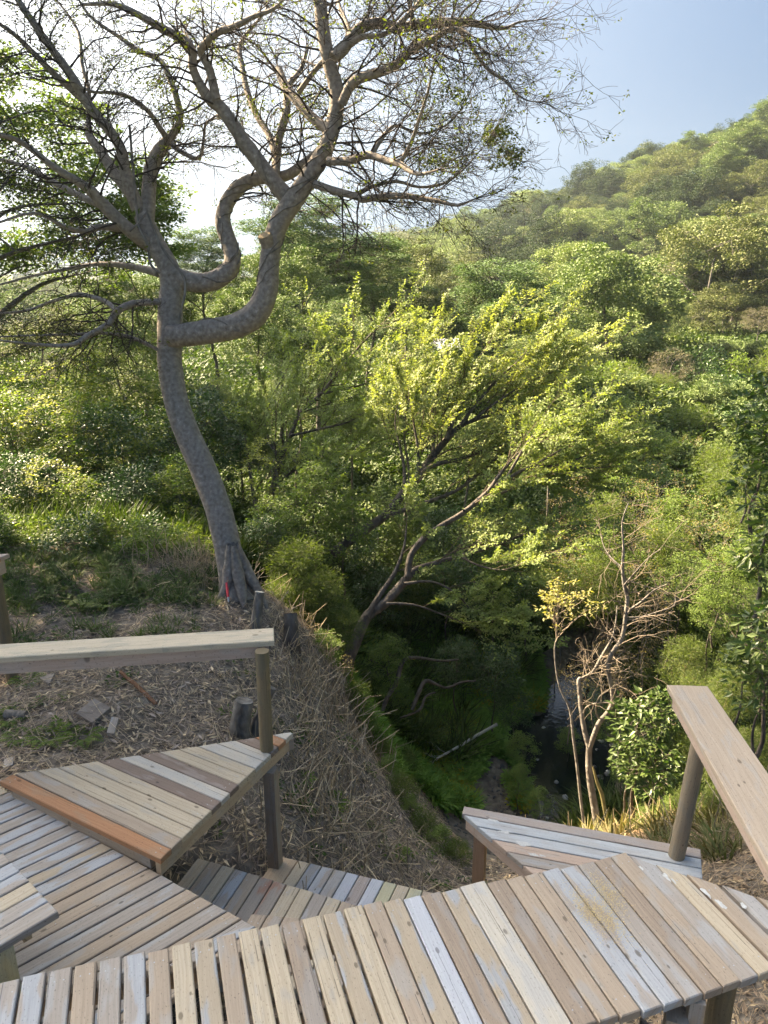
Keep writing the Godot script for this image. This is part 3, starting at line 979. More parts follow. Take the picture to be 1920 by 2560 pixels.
	L.append([limb_of(o, [[575, 850, 52], [490, 742, 48], [440, 660, 42], [388, 590, 36], [382, 530, 22], [386, 400, 16], [355, 280, 16], [346, 170, 14], [320, 100, 12], [260, 20, 9], [200, -40, 6]], w5, Z + 0.2, Z + 1.4), 0.0])
	L.append([limb_of(o, [[360, 430, 34], [240, 325, 28], [160, 245, 24], [80, 165, 20], [0, 105, 16], [-80, 60, 10]], w5, Z - 0.1, Z - 0.8), 0.0])
	L.append([limb_of(o, [[655, 1062, 70], [605, 1030, 62], [540, 978, 58], [460, 900, 54], [400, 832, 44], [330, 780, 36], [230, 720, 30], [130, 640, 26], [60, 600, 22], [-30, 575, 16]], w5, Z + 0.15, Z - 1.0), 0.0])
	L.append([limb_of(o, [[450, 892, 36], [330, 840, 28], [220, 780, 24], [110, 720, 20], [0, 690, 15], [-80, 680, 10]], w5, Z - 0.2, Z + 1.0), 0.0])
	L.append([limb_of(o, [[560, 995, 32], [430, 980, 26], [370, 1000, 22], [280, 980, 18], [150, 920, 14], [0, 960, 10]], w5, Z + 0.1, Z - 0.9), 0.0])
	L.append([limb_of(o, [[690, 1180, 40], [560, 1150, 26], [430, 1140, 20], [300, 1160, 16], [150, 1190, 12], [0, 1230, 9]], w5, Z + 0.2, Z + 1.4), 0.0])
	L.append([limb_of(o, [[950, 128, 40], [830, 135, 40], [760, 150, 42], [690, 190, 42], [650, 250, 40], [600, 290, 38], [520, 330, 34], [440, 380, 28], [330, 390, 24], [200, 380, 18], [100, 370, 14], [-60, 350, 9]], wl, Z, Z - 1.2), 0.0])
	L.append([limb_of(o, [[690, 185, 32], [620, 125, 28], [480, 85, 26], [400, 100, 22], [300, 130, 20], [160, 180, 15], [-60, 205, 10]], wl, Z - 0.5, Z + 0.5), 0.0])
	L.append([limb_of(o, [[960, 425, 22], [850, 370, 22], [760, 335, 22], [620, 315, 20], [480, 320, 17], [320, 325, 14], [150, 330, 11], [-60, 340, 8]], wl, Z + 0.05, Z - 0.6), 0.0])
	# the sawn stub with its pale end
	var st := trace([[592, 560, 34], [582, 535, 32], [571, 508, 30]], wd[0], wd[1], wd[2], Z - 0.1, Z - 0.32)
	var sb := MB.new()
	sb.tube(st[0], st[1], 14, false)
	var stub := part(o, "sawn_stub", sb.mesh(M.bark))
	var cb := MB.new()
	var np: int = st[0].size()
	var ed: Vector3 = (st[0][np - 1] - st[0][np - 2]).normalized()
	cb.tube(PackedVector3Array([st[0][np - 1] - ed * 0.01, st[0][np - 1] + ed * 0.004]), PackedFloat32Array([st[1][np - 1] * 0.93, st[1][np - 1] * 0.93]), 14, true)
	part(stub, "sawn_face", cb.mesh(M.cutwood))
	# creeper stems that climb the trunk
	var iv := MB.new()
	for s in [[[560, 540, 12], [590, 900, 12], [600, 980, 14], [640, 1060, 14], [650, 1140, 12], [690, 1180, 10]], [[630, 900, 10], [660, 980, 12], [700, 1070, 12], [760, 1150, 14], [795, 1200, 14], [800, 1260, 12], [785, 1330, 10], [775, 1382, 9]], [[560, 1000, 9], [600, 960, 9], [640, 910, 8]]]:
		var q := trace(s, 0, 0, 1.7281, Z - 0.24, Z - 0.24)
		iv.tube(q[0], q[1], 5)
	for k in 26:
		var li: Array = L[[0, 1, 2, 1, 0][k % 5]][0]
		var n: int = li[0].size()
		var i0 := rng.randi_range(2, int(n * 0.6))
		var pts := PackedVector3Array()
		var ph := rng.randf() * TAU
		for i in 7:
			var j := mini(i0 + i, n - 2)
			var d: Vector3 = (li[0][j + 1] - li[0][j]).normalized()
			var u := d.cross(Vector3(0.3, 0.2, 1)).normalized()
			var w := d.cross(u)
			ph += rng.randf_range(0.2, 0.9)
			pts.push_back(li[0][j] + (u * cos(ph) + w * sin(ph)) * (li[1][j] + 0.006))
		iv.tube(pts, taper(0.009, 0.005, 6), 4)
	var ivo := part(o, "creeper_stems", iv.mesh(M.bark_pale))
	tag(ivo, "", "", "", "stuff")
	# twigs on every limb, thickest where the photograph's tangle is
	var tw := MB.new()
	var ends := PackedVector3Array()
	for li in L.size():
		var s: Array = L[li][0]
		var p: PackedVector3Array = s[0]
		var r: PackedFloat32Array = s[1]
		var total := 0.0
		for i in range(1, p.size()): total += p[i].distance_to(p[i - 1])
		var skip: float = L[li][1]
		var run := 0.0
		var next := total * skip
		for i in range(1, p.size()):
			run += p[i].distance_to(p[i - 1])
			if run < next or run < total * 0.12: continue
			var d := (p[i] - p[i - 1]).normalized()
			var thin := r[i] < 0.05
			next = run + (rng.randf_range(0.022, 0.05) if thin else rng.randf_range(0.045, 0.11))
			if li == 0 and i < p.size() * 0.5: continue
			if li == 1 and i < p.size() * 0.45: continue
			var o2 := ru()
			o2 = (o2 - d * o2.dot(d)).normalized()
			var nd := (d * 0.55 + o2 * 0.8).normalized()
			var left := 1.0 if p[i].x > -1.4 else 0.8
			var l := rng.randf_range(0.45, 1.05) * left * clampf(0.5 + r[i] * 9.0, 0.55, 1.2)
			twig_tree(tw, p[i] + o2 * r[i] * 0.7, nd, l, clampf(r[i] * 0.32, 0.005, 0.014), 2, ends, Vector3(nd.x * 0.6, -0.15, nd.z * 0.6))
		# the tip goes on as a spray
		for k in 3: twig_tree(tw, p[p.size() - 1], ((p[p.size() - 1] - p[p.size() - 3]).normalized() + ru() * 0.35).normalized(), rng.randf_range(0.5, 0.8), 0.006, 2, ends, Vector3.ZERO)
	var two := part(o, "twigs", tw.mesh(M.twig))
	tag(two, "", "", "", "stuff")
	# young leaves here and there
	var lf := MB.new()
	var g0 := Color(0.055, 0.07, 0.016)
	var g1 := Color(0.13, 0.15, 0.03)
	for s in [[1055, 690, 0.11, 90], [1085, 715, 0.13, 120], [1130, 720, 0.12, 120], [1160, 700, 0.10, 90], [1180, 800, 0.13, 150], [1210, 815, 0.09, 80], [1130, 870, 0.10, 60], [870, 760, 0.2, 110], [930, 790, 0.2, 120], [830, 830, 0.22, 90], [780, 610, 0.18, 80], [700, 620, 0.2, 80], [900, 500, 0.18, 80], [820, 510, 0.18, 60], [860, 400, 0.16, 60], [750, 820, 0.2, 70], [990, 520, 0.14, 60], [640, 500, 0.2, 50], [200, 500, 0.25, 90], [100, 640, 0.2, 50], [560, 90, 0.25, 70], [420, 40, 0.25, 80], [150, 120, 0.25, 50], [780, 180, 0.2, 60], [860, 80, 0.2, 50]]:
		var c := at(700 + s[0] / 2.0737, s[1] / 2.0737, Z + rng.randf_range(-1.3, 0.2))
		for k in 5: cluster(lf, c + ru() * s[2] * 1.2, s[2] * 0.75, 0.6, int(s[3] * 0.35), 0.042, 0.02, 0.5, g0, g1, Vector3.ZERO)
	for s in [[660, 290, 0.3, 150], [620, 350, 0.25, 100], [700, 420, 0.25, 110], [690, 500, 0.25, 90], [760, 500, 0.18, 60], [930, 550, 0.14, 60], [960, 230, 0.25, 90], [840, 100, 0.25, 60], [1080, 450, 0.2, 70], [1320, 420, 0.2, 60], [200, 60, 0.3, 70], [90, 190, 0.3, 70], [300, 110, 0.2, 40], [500, 330, 0.2, 40]]:
		var c := at(s[0] / 1.7281, s[1] / 1.7281, Z + rng.randf_range(-0.3, 1.2))
		for k in 5: cluster(lf, c + ru() * s[2], s[2] * 0.7, 0.7, int(s[3] * 0.4), 0.042, 0.02, 0.5, g0, g1, Vector3.ZERO)
	for e in ends:
		if rng.randf() < 0.07: cluster(lf, e, 0.06, 0.8, 7, 0.04, 0.02, 0.5, g0, g1, Vector3.ZERO)
	var lfo := part(o, "young_leaves", lf.mesh(M.leaf))
	tag(lfo, "", "", "", "stuff")

# ------------------------------------------------------------------ the leaning maples
# a branch that forks into a fan of lesser ones; leaves stand in two ranks on the last of them
func fan(wb: MB, lb: MB, p: Vector3, d: Vector3, up: Vector3, l: float, r: float, level: int, P: Dictionary) -> void:
	var n := 5
	var q := p
	var dir := d
	var pts := PackedVector3Array([p])
	for i in n:
		dir = (dir + ru() * 0.16 + P.pull * 0.07).normalized()
		q += dir * (l / n)
		pts.push_back(q)
	wb.tube(pts, taper(r, maxf(0.0016, r * 0.3), n), 4 if r > 0.01 else 3)
	if level > 0:
		var k: int = P.kids[level]
		for i in k + 1:
			var t := 1.0 if i == k else lerpf(0.22, 0.97, (i + rng.randf_range(-0.3, 0.3)) / k)
			var f := clampf(t, 0.0, 1.0) * n
			var j := mini(int(f), n - 1)
			var b := pts[j].lerp(pts[j + 1], f - j)
			var ld := (pts[j + 1] - pts[j]).normalized()
			var ang := rng.randf_range(0.35, 0.85) * (1 if i % 2 else -1)
			if i == k: ang = rng.randf_range(-0.2, 0.2)
			var u2 := (up + ru() * 0.5).normalized()
			var cd := (ld.rotated(u2, ang) + ru() * 0.18).normalized()
			fan(wb, lb, b, cd, u2, l * rng.randf_range(0.38, 0.62) * (1.15 - 0.35 * t), maxf(r * 0.48, 0.002), level - 1, P)
	else:
		var tone := rng.randf()
		var m := int(P.n)
		var s := dir.cross(up).normalized()
		for i in m:
			var t := (i + rng.randf()) / m
			var f := t * n
			var j := mini(int(f), n - 1)
			var b := pts[j].lerp(pts[j + 1], f - j)
			var ln := (up + ru() * 0.7).normalized()
			var ld := (dir * 0.55 + s * (1.0 if i % 2 else -1.0) * rng.randf_range(0.5, 1.0) + ru() * 0.35).normalized()
			ld = (ld - ln * ld.dot(ln)).normalized()
			var col: Color = P.c0.lerp(P.c1, clampf(tone * 0.55 + rng.randf() * 0.55, 0, 1))
			lb.leaf(b + ru() * 0.02, ld, ln, P.l * rng.randf_range(0.65, 1.25), P.w * rng.randf_range(0.75, 1.2), col)

func leaning(called: String, label: String, base: Vector3, lines: Array, win: Array, P: Dictionary) -> void:
	# lines: [points, depth at foot, depth at tip, share of the length that is bare]
	var o := thing(called, label, "tree", base)
	var wb := MB.new()
	var tb := MB.new()
	var lb := MB.new()
	for l in lines:
		var s := trace(l[0], win[0], win[1], win[2], l[1], l[2])
		var p: PackedVector3Array = s[0]
		var r: PackedFloat32Array = s[1]
		wb.tube(p, r, 8, false, 0.06, lump)
		var total := 0.0
		for i in range(1, p.size()): total += p[i].distance_to(p[i - 1])
		var run := 0.0
		var next: float = total * l[3]
		for i in range(1, p.size()):
			run += p[i].distance_to(p[i - 1])
			while run > next:
				next += P.gap * rng.randf_range(0.6, 1.4)
				var d := (p[i] - p[i - 1]).normalized()
				var o2 := (ru() + Vector3(0, 0.25, 0))
				o2 = (o2 - d * o2.dot(d)).normalized()
				var nd: Vector3 = (d * 0.75 + o2 * 0.75 + P.pull * 0.25).normalized()
				var up := (Vector3(0, 1, 0.25) + ru() * 0.45).normalized()
				fan(tb, lb, p[i], nd, up, P.reach * rng.randf_range(0.6, 1.2) * clampf(0.6 + r[i] * 10.0, 0.6, 1.3), clampf(r[i] * 0.42, 0.004, 0.012), 2, P)
		var e := p.size() - 1
		fan(tb, lb, p[e], (p[e] - p[e - 1]).normalized(), Vector3(0, 1, 0.2).normalized(), P.reach, 0.006, 2, P)
	part(o, "trunk", wb.mesh(M.bark_brown))
	var tq := part(o, "twigs", tb.mesh(M.twig_brown))
	tag(tq, "", "", "", "stuff")
	part(o, "crown", lb.mesh(P.leaf))

func build_maples() -> void:
	var w8 := [640.0, 800.0, 1.7281]
	var P := {"c0": Color(0.17, 0.235, 0.07), "c1": Color(0.33, 0.40, 0.15), "n": 13, "l": 0.052, "w": 0.031, "leaf": M.leaf_bright, "gap": 0.165, "reach": 0.8, "kids": [0, 4, 4], "pull": Vector3(0.85, 0.18, 0.0)}
	leaning("leaning_maple", "yellow-green maple leaning out over the gully with a forked trunk from the litter slope", Vector3(-0.63, -5.6, -9.7), [
		[[[345, 1600, 62], [370, 1540, 58], [430, 1390, 54], [480, 1280, 48], [560, 1220, 44], [640, 1130, 38], [690, 1080, 30], [770, 1052, 23], [880, 1020, 19], [1000, 985, 15], [1150, 930, 11], [1300, 895, 6]], 10.8, 11.6, 0.55],
		[[[475, 1285, 30], [540, 1180, 22], [600, 1090, 18], [640, 980, 12], [650, 880, 6]], 10.95, 11.6, 0.5],
		[[[655, 1110, 30], [668, 1020, 28], [720, 950, 29], [800, 890, 26], [900, 830, 24], [1000, 745, 22], [1080, 690, 19], [1180, 640, 15], [1300, 628, 11], [1430, 585, 6]], 11.1, 11.5, 0.4],
		[[[1000, 745, 18], [1060, 660, 15], [1140, 570, 12], [1250, 500, 9], [1380, 450, 5]], 11.2, 11.8, 0.2],
		[[[900, 825, 18], [960, 790, 15], [1080, 740, 12], [1200, 690, 8], [1320, 690, 5], [1480, 660, 3]], 11.2, 12.2, 0.3],
		[[[1080, 690, 14], [1130, 600, 12], [1180, 520, 9], [1260, 440, 6], [1350, 400, 3]], 11.2, 11.0, 0.2],
		[[[1180, 640, 12], [1320, 560, 9], [1450, 500, 6], [1540, 450, 3]], 11.4, 11.8, 0.1],
		[[[1300, 628, 10], [1430, 640, 7], [1560, 630, 4], [1640, 610, 3]], 11.4, 11.9, 0.1],
		[[[880, 1018, 14], [960, 1060, 9], [1060, 1080, 6], [1130, 1060, 4]], 11.3, 10.6, 0.3],
		[[[640, 1140, 16], [760, 1130, 11], [860, 1180, 8], [940, 1260, 5], [1020, 1300, 3]], 11.0, 11.2, 0.4],
		[[[560, 1225, 14], [680, 1230, 10], [800, 1270, 7], [900, 1310, 4]], 10.9, 11.0, 0.4]], w8, P)
	P = {"c0": Color(0.21, 0.27, 0.08), "c1": Color(0.39, 0.44, 0.18), "n": 13, "l": 0.055, "w": 0.033, "leaf": M.leaf_bright, "gap": 0.155, "reach": 0.95, "kids": [0, 4, 4], "pull": Vector3(0.7, 0.42, 0.0)}
	leaning("leaning_maple", "brightest yellow maple, its fine branches fanning up above the lower leaning trunk", Vector3(-1.2, -5.2, -11.6), [
		[[[330, 1010, 46], [400, 955, 42], [480, 900, 40], [560, 840, 38], [640, 745, 38], [700, 682, 36], [760, 592, 34], [820, 520, 28], [880, 460, 22], [980, 420, 16], [1130, 375, 9], [1230, 300, 5]], 12.0, 13.0, 0.45],
		[[[700, 690, 26], [760, 630, 22], [880, 600, 18], [1000, 560, 13], [1150, 520, 8], [1260, 470, 5]], 12.3, 12.8, 0.2],
		[[[820, 520, 24], [850, 440, 20], [880, 340, 15], [930, 220, 10], [1000, 110, 6], [1050, 40, 3]], 12.5, 13.3, 0.2],
		[[[880, 460, 18], [960, 350, 14], [1050, 250, 10], [1140, 170, 6], [1200, 90, 3]], 12.6, 13.1, 0.1],
		[[[940, 430, 14], [1060, 340, 11], [1180, 270, 8], [1290, 220, 5], [1360, 180, 3]], 12.6, 12.7, 0.1],
		[[[760, 590, 18], [770, 480, 14], [760, 380, 11], [730, 290, 7], [740, 190, 4]], 12.4, 13.2, 0.2],
		[[[640, 745, 18], [640, 640, 14], [620, 540, 10], [600, 440, 6], [620, 340, 3]], 12.2, 13.0, 0.2],
		[[[700, 685, 16], [700, 560, 12], [680, 440, 9], [660, 330, 5]], 12.3, 12.3, 0.2],
		[[[560, 850, 24], [700, 800, 20], [860, 740, 16], [960, 665, 12], [1080, 560, 8], [1180, 440, 5]], 12.0, 12.6, 0.3]], w8, P)
	P = {"c0": Color(0.18, 0.25, 0.075), "c1": Color(0.35, 0.42, 0.15), "n": 13, "l": 0.055, "w": 0.033, "leaf": M.leaf_bright, "gap": 0.19, "reach": 1.0, "kids": [0, 4, 4], "pull": Vector3(0.25, 0.35, 0.1)}
	leaning("slender_maple", "slender green maple rising with a thin curved stem beside the bare tree", Vector3(-1.4, -4.6, -12.2), [
		[[[45, 1150, 34], [40, 960, 30], [50, 850, 28], [75, 720, 26], [105, 600, 24], [150, 500, 22], [190, 400, 18], [280, 320, 15], [370, 210, 12], [450, 110, 9], [540, 20, 5]], 13.2, 14.0, 0.3],
		[[[15, 960, 22], [5, 850, 18], [-20, 700, 14], [-40, 560, 9], [-60, 420, 5]], 13.2, 13.8, 0.3],
		[[[190, 400, 12], [300, 300, 9], [330, 180, 7], [260, 80, 4]], 13.6, 14.2, 0.1],
		[[[105, 600, 14], [40, 480, 10], [60, 360, 7], [120, 240, 4]], 13.5, 14.3, 0.2],
		[[[280, 320, 12], [420, 290, 9], [540, 250, 6], [620, 180, 3]], 13.7, 14.3, 0.2],
		[[[150, 500, 14], [280, 470, 10], [400, 440, 7], [500, 380, 4]], 13.5, 13.5, 0.2],
		[[[75, 720, 14], [180, 640, 11], [300, 600, 8], [430, 560, 4]], 13.4, 13.0, 0.2],
		[[[50, 850, 14], [150, 800, 10], [260, 790, 7], [380, 800, 4]], 13.2, 12.8, 0.3]], w8, P)

# ------------------------------------------------------------------ kinds of tree and shrub
var V := {}

func kind(called: String, label: String, cat: String, rc: float, hc: float, env: Array, P: Dictionary, trunk_r: float, lean := Vector3.ZERO) -> void:
	var tr := []
	for i in 6:
		var t := i / 5.0
		tr.append([Vector3(lean.x * t * t + sin(i * 1.9) * 0.08 * rc, lerpf(-2.2 * hc, hc * 1.05, t), lean.z * t * t + cos(i * 2.3) * 0.08 * rc), lerpf(trunk_r * 1.3, trunk_r * 0.3, t)])
	var o := crown_tree(called, label, cat, Vector3.ZERO, tr, env, P)
	o.set_meta("used", false)
	V[called] = [o, rc, hc]

# set a kind down so that its crown's middle is at a place; the first one moves the pattern itself
func grow_at(k: String, c: Vector3, half: float, label: String, group := "", sy := 1.0) -> Node3D:
	var e: Array = V[k]
	var src: Node3D = e[0]
	var s: float = half / float(e[1])
	var where: Vector3 = c - Vector3(0, float(e[2]) * s * sy, 0)
	var turn := rng.randf() * TAU
	var o: Node3D
	if not src.get_meta("used"):
		o = src
		o.set_meta("used", true)
		o.position = where
		o.rotation.y = turn
		o.set_meta("label", label)
		if group: o.set_meta("group", group)
	else:
		o = dup(src, where, turn, s, label, group)
	o.scale = Vector3(s, s * sy, s)
	return o

func grow_px(k: String, x: float, y: float, zc: float, half_px: float, label: String, group := "", sy := 1.0) -> Node3D:
	# x, y on a 1659-pixel-wide print of the photograph
	return grow_at(k, at(x * 1.1573, y * 1.1573, zc), half_px * 1.1573 * zc / FL, label, group, sy)

func el(x: float, y: float, z: float, rx: float, ry: float, rz: float, n: int) -> Array:
	return [Vector3(x, y, z), Vector3(rx, ry, rz), n]

func make_kinds() -> void:
	var B: Material = M.bark_brown
	var G: Material = M.bark_pale
	kind("broadleaf_tree", "tree", "tree", 3.0, 4.5, [el(0, 4.6, 0, 3.0, 2.2, 3.0, 105), el(0.8, 5.8, 0.3, 1.6, 1.2, 1.6, 45), el(-1.2, 4.0, -0.6, 1.8, 1.4, 1.8, 45)],
		{"bark": B, "leaf": M.leaf_far, "c0": Color(0.09, 0.137, 0.05), "c1": Color(0.21, 0.26, 0.1), "hollow": 0.62, "cr": 0.5, "n": 145, "l": 0.122, "w": 0.079, "flat": 0.55, "limbs": 12, "twig": 0.02, "twig_every": 2, "gap": -0.2, "gap_f": 26.0}, 0.16)
	kind("evergreen_tree", "tree", "tree", 3.0, 4.2, [el(0, 4.2, 0, 2.6, 2.4, 2.6, 100), el(1.3, 4.8, 0.5, 1.5, 1.4, 1.5, 45), el(-1.4, 4.5, 0.2, 1.5, 1.3, 1.5, 45)],
		{"bark": B, "leaf": M.leaf_far, "c0": Color(0.031, 0.051, 0.022), "c1": Color(0.075, 0.105, 0.042), "hollow": 0.62, "cr": 0.5, "n": 155, "l": 0.115, "w": 0.072, "flat": 0.7, "limbs": 10, "twig": 0.02, "twig_every": 3, "gap": -0.3}, 0.17)
	kind("olive_tree_crown", "tree", "tree", 3.0, 4.4, [el(0, 4.4, 0, 3.0, 2.0, 3.0, 115), el(-0.9, 5.6, 0.4, 1.5, 1.1, 1.5, 40)],
		{"bark": G, "leaf": M.leaf_far, "c0": Color(0.10, 0.12, 0.046), "c1": Color(0.20, 0.215, 0.085), "hollow": 0.62, "cr": 0.5, "n": 122, "l": 0.115, "w": 0.072, "flat": 0.5, "limbs": 14, "twig": 0.022, "twig_every": 1, "gap": -0.12, "gap_f": 28.0}, 0.14)
	kind("layered_maple", "tree", "tree", 3.0, 4.2, [el(0, 5.6, 0, 1.7, 0.5, 1.7, 45), el(0.6, 4.9, 0.2, 2.4, 0.45, 2.2, 70), el(-0.7, 4.2, 0.3, 2.7, 0.45, 2.6, 80), el(0.5, 3.4, -0.3, 2.9, 0.45, 2.8, 80), el(-0.4, 2.6, 0.2, 2.4, 0.4, 2.3, 50)],
		{"bark": B, "leaf": M.leaf_far, "c0": Color(0.068, 0.116, 0.044), "c1": Color(0.164, 0.233, 0.087), "cr": 0.55, "n": 140, "l": 0.094, "w": 0.065, "flat": 0.28, "hollow": 0.2, "under": -1.0, "limbs": 16, "twig": 0.02, "up": 1.4, "gap": -0.15, "gap_f": 30.0}, 0.13)
	kind("pale_tree", "tree", "tree", 3.0, 4.3, [el(0, 4.3, 0, 2.9, 2.2, 2.9, 115), el(1.0, 5.4, -0.4, 1.6, 1.2, 1.6, 50)],
		{"bark": G, "leaf": M.leaf_far, "c0": Color(0.149, 0.197, 0.074), "c1": Color(0.305, 0.349, 0.136), "hollow": 0.62, "cr": 0.5, "n": 141, "l": 0.108, "w": 0.072, "flat": 0.5, "limbs": 12, "twig": 0.02, "twig_every": 2, "gap": -0.18, "gap_f": 30.0}, 0.14)
	kind("twiggy_tree", "tree", "tree", 3.0, 4.2, [el(0, 4.2, 0, 2.9, 2.1, 2.9, 230)],
		{"bark": G, "leaf": M.leaf_far, "c0": Color(0.15, 0.135, 0.085), "c1": Color(0.24, 0.215, 0.13), "hollow": 0.62, "cr": 0.5, "n": 21, "l": 0.12, "w": 0.07, "flat": 0.6, "limbs": 22, "twig": 0.03, "gap": -0.2}, 0.15)
	kind("bamboo_plume", "bamboo", "bamboo", 1.2, 4.5, [el(0, 4.6, 0, 0.9, 2.6, 0.9, 60), el(0.2, 6.8, 0.1, 0.4, 0.8, 0.4, 12)],
		{"bark": M.cane, "leaf": M.leaf_far, "c0": Color(0.17, 0.145, 0.07), "c1": Color(0.26, 0.215, 0.105), "cr": 0.42, "n": 40, "l": 0.24, "w": 0.05, "flat": 0.8, "limbs": 6, "twig": 0.015, "twig_every": 3, "gap": -0.6}, 0.06)
	# shrubs
	kind("glossy_shrub", "shrub", "shrub", 0.8, 0.8, [el(0, 0.8, 0, 0.8, 0.85, 0.8, 95), el(0.3, 1.3, 0.1, 0.4, 0.4, 0.4, 22)],
		{"bark": B, "leaf": M.leaf_gloss, "c0": Color(0.033, 0.065, 0.021), "c1": Color(0.090, 0.145, 0.043), "cr": 0.17, "n": 34, "l": 0.07, "w": 0.034, "flat": 0.8, "limbs": 9, "twig": 0.006, "tip": 0.006, "gap": -0.35, "gap_f": 80.0, "under": -1.0, "crown_name": "foliage"}, 0.03)
	kind("leafy_shrub", "shrub", "shrub", 0.8, 0.8, [el(0, 0.8, 0, 0.8, 0.85, 0.8, 85), el(-0.3, 1.35, 0.1, 0.35, 0.4, 0.35, 18)],
		{"bark": B, "leaf": M.leaf, "c0": Color(0.082, 0.145, 0.037), "c1": Color(0.224, 0.290, 0.074), "cr": 0.18, "n": 36, "l": 0.062, "w": 0.036, "flat": 0.5, "limbs": 9, "twig": 0.006, "tip": 0.006, "gap": -0.25, "gap_f": 80.0, "under": -1.0, "up": 1.0, "crown_name": "foliage"}, 0.028)
	kind("airy_shrub", "shrub", "shrub", 0.8, 0.9, [el(0, 0.9, 0, 0.85, 0.9, 0.85, 80)],
		{"bark": G, "leaf": M.leaf_bright, "c0": Color(0.195, 0.246, 0.058), "c1": Color(0.404, 0.435, 0.108), "cr": 0.15, "n": 20, "l": 0.06, "w": 0.036, "flat": 0.35, "limbs": 14, "twig": 0.006, "tip": 0.005, "gap": -0.1, "gap_f": 90.0, "under": -1.0, "up": 1.2, "crown_name": "foliage"}, 0.025)
	kind("bamboo_grass", "bamboo grass", "bamboo", 0.8, 0.9, [el(0, 0.7, 0, 0.8, 0.9, 0.8, 120), el(0.1, 1.3, 0, 0.6, 0.45, 0.6, 40)],
		{"bark": M.cane, "leaf": M.leaf, "c0": Color(0.067, 0.102, 0.037), "c1": Color(0.179, 0.217, 0.077), "cr": 0.19, "n": 30, "l": 0.13, "w": 0.017, "flat": 0.9, "limbs": 14, "twig": 0.004, "tip": 0.004, "gap": -0.4, "gap_f": 80.0, "under": -1.0, "up": 0.2, "crown_name": "foliage"}, 0.012)
	kind("broad_leaf_shrub", "shrub", "shrub", 0.42, 0.5, [el(0, 0.5, 0, 0.42, 0.52, 0.42, 52)],
		{"bark": B, "leaf": M.leaf_gloss, "c0": Color(0.04, 0.07, 0.022), "c1": Color(0.10, 0.14, 0.036), "cr": 0.12, "n": 9, "l": 0.125, "w": 0.052, "flat": 0.6, "limbs": 12, "twig": 0.007, "tip": 0.006, "gap": -0.4, "gap_f": 90.0, "under": -1.0, "up": 0.7, "crown_name": "foliage"}, 0.022)
	kind("brown_twig_shrub", "shrub", "shrub", 0.8, 0.9, [el(0, 0.9, 0, 0.85, 0.85, 0.85, 130)],
		{"bark": G, "leaf": M.leaf, "c0": Color(0.20, 0.15, 0.08), "c1": Color(0.36, 0.29, 0.14), "cr": 0.10, "n": 6, "l": 0.045, "w": 0.03, "flat": 0.8, "limbs": 26, "twig": 0.006, "tip": 0.004, "gap": -0.3, "gap_f": 90.0, "under": -1.0, "crown_name": "foliage"}, 0.022)

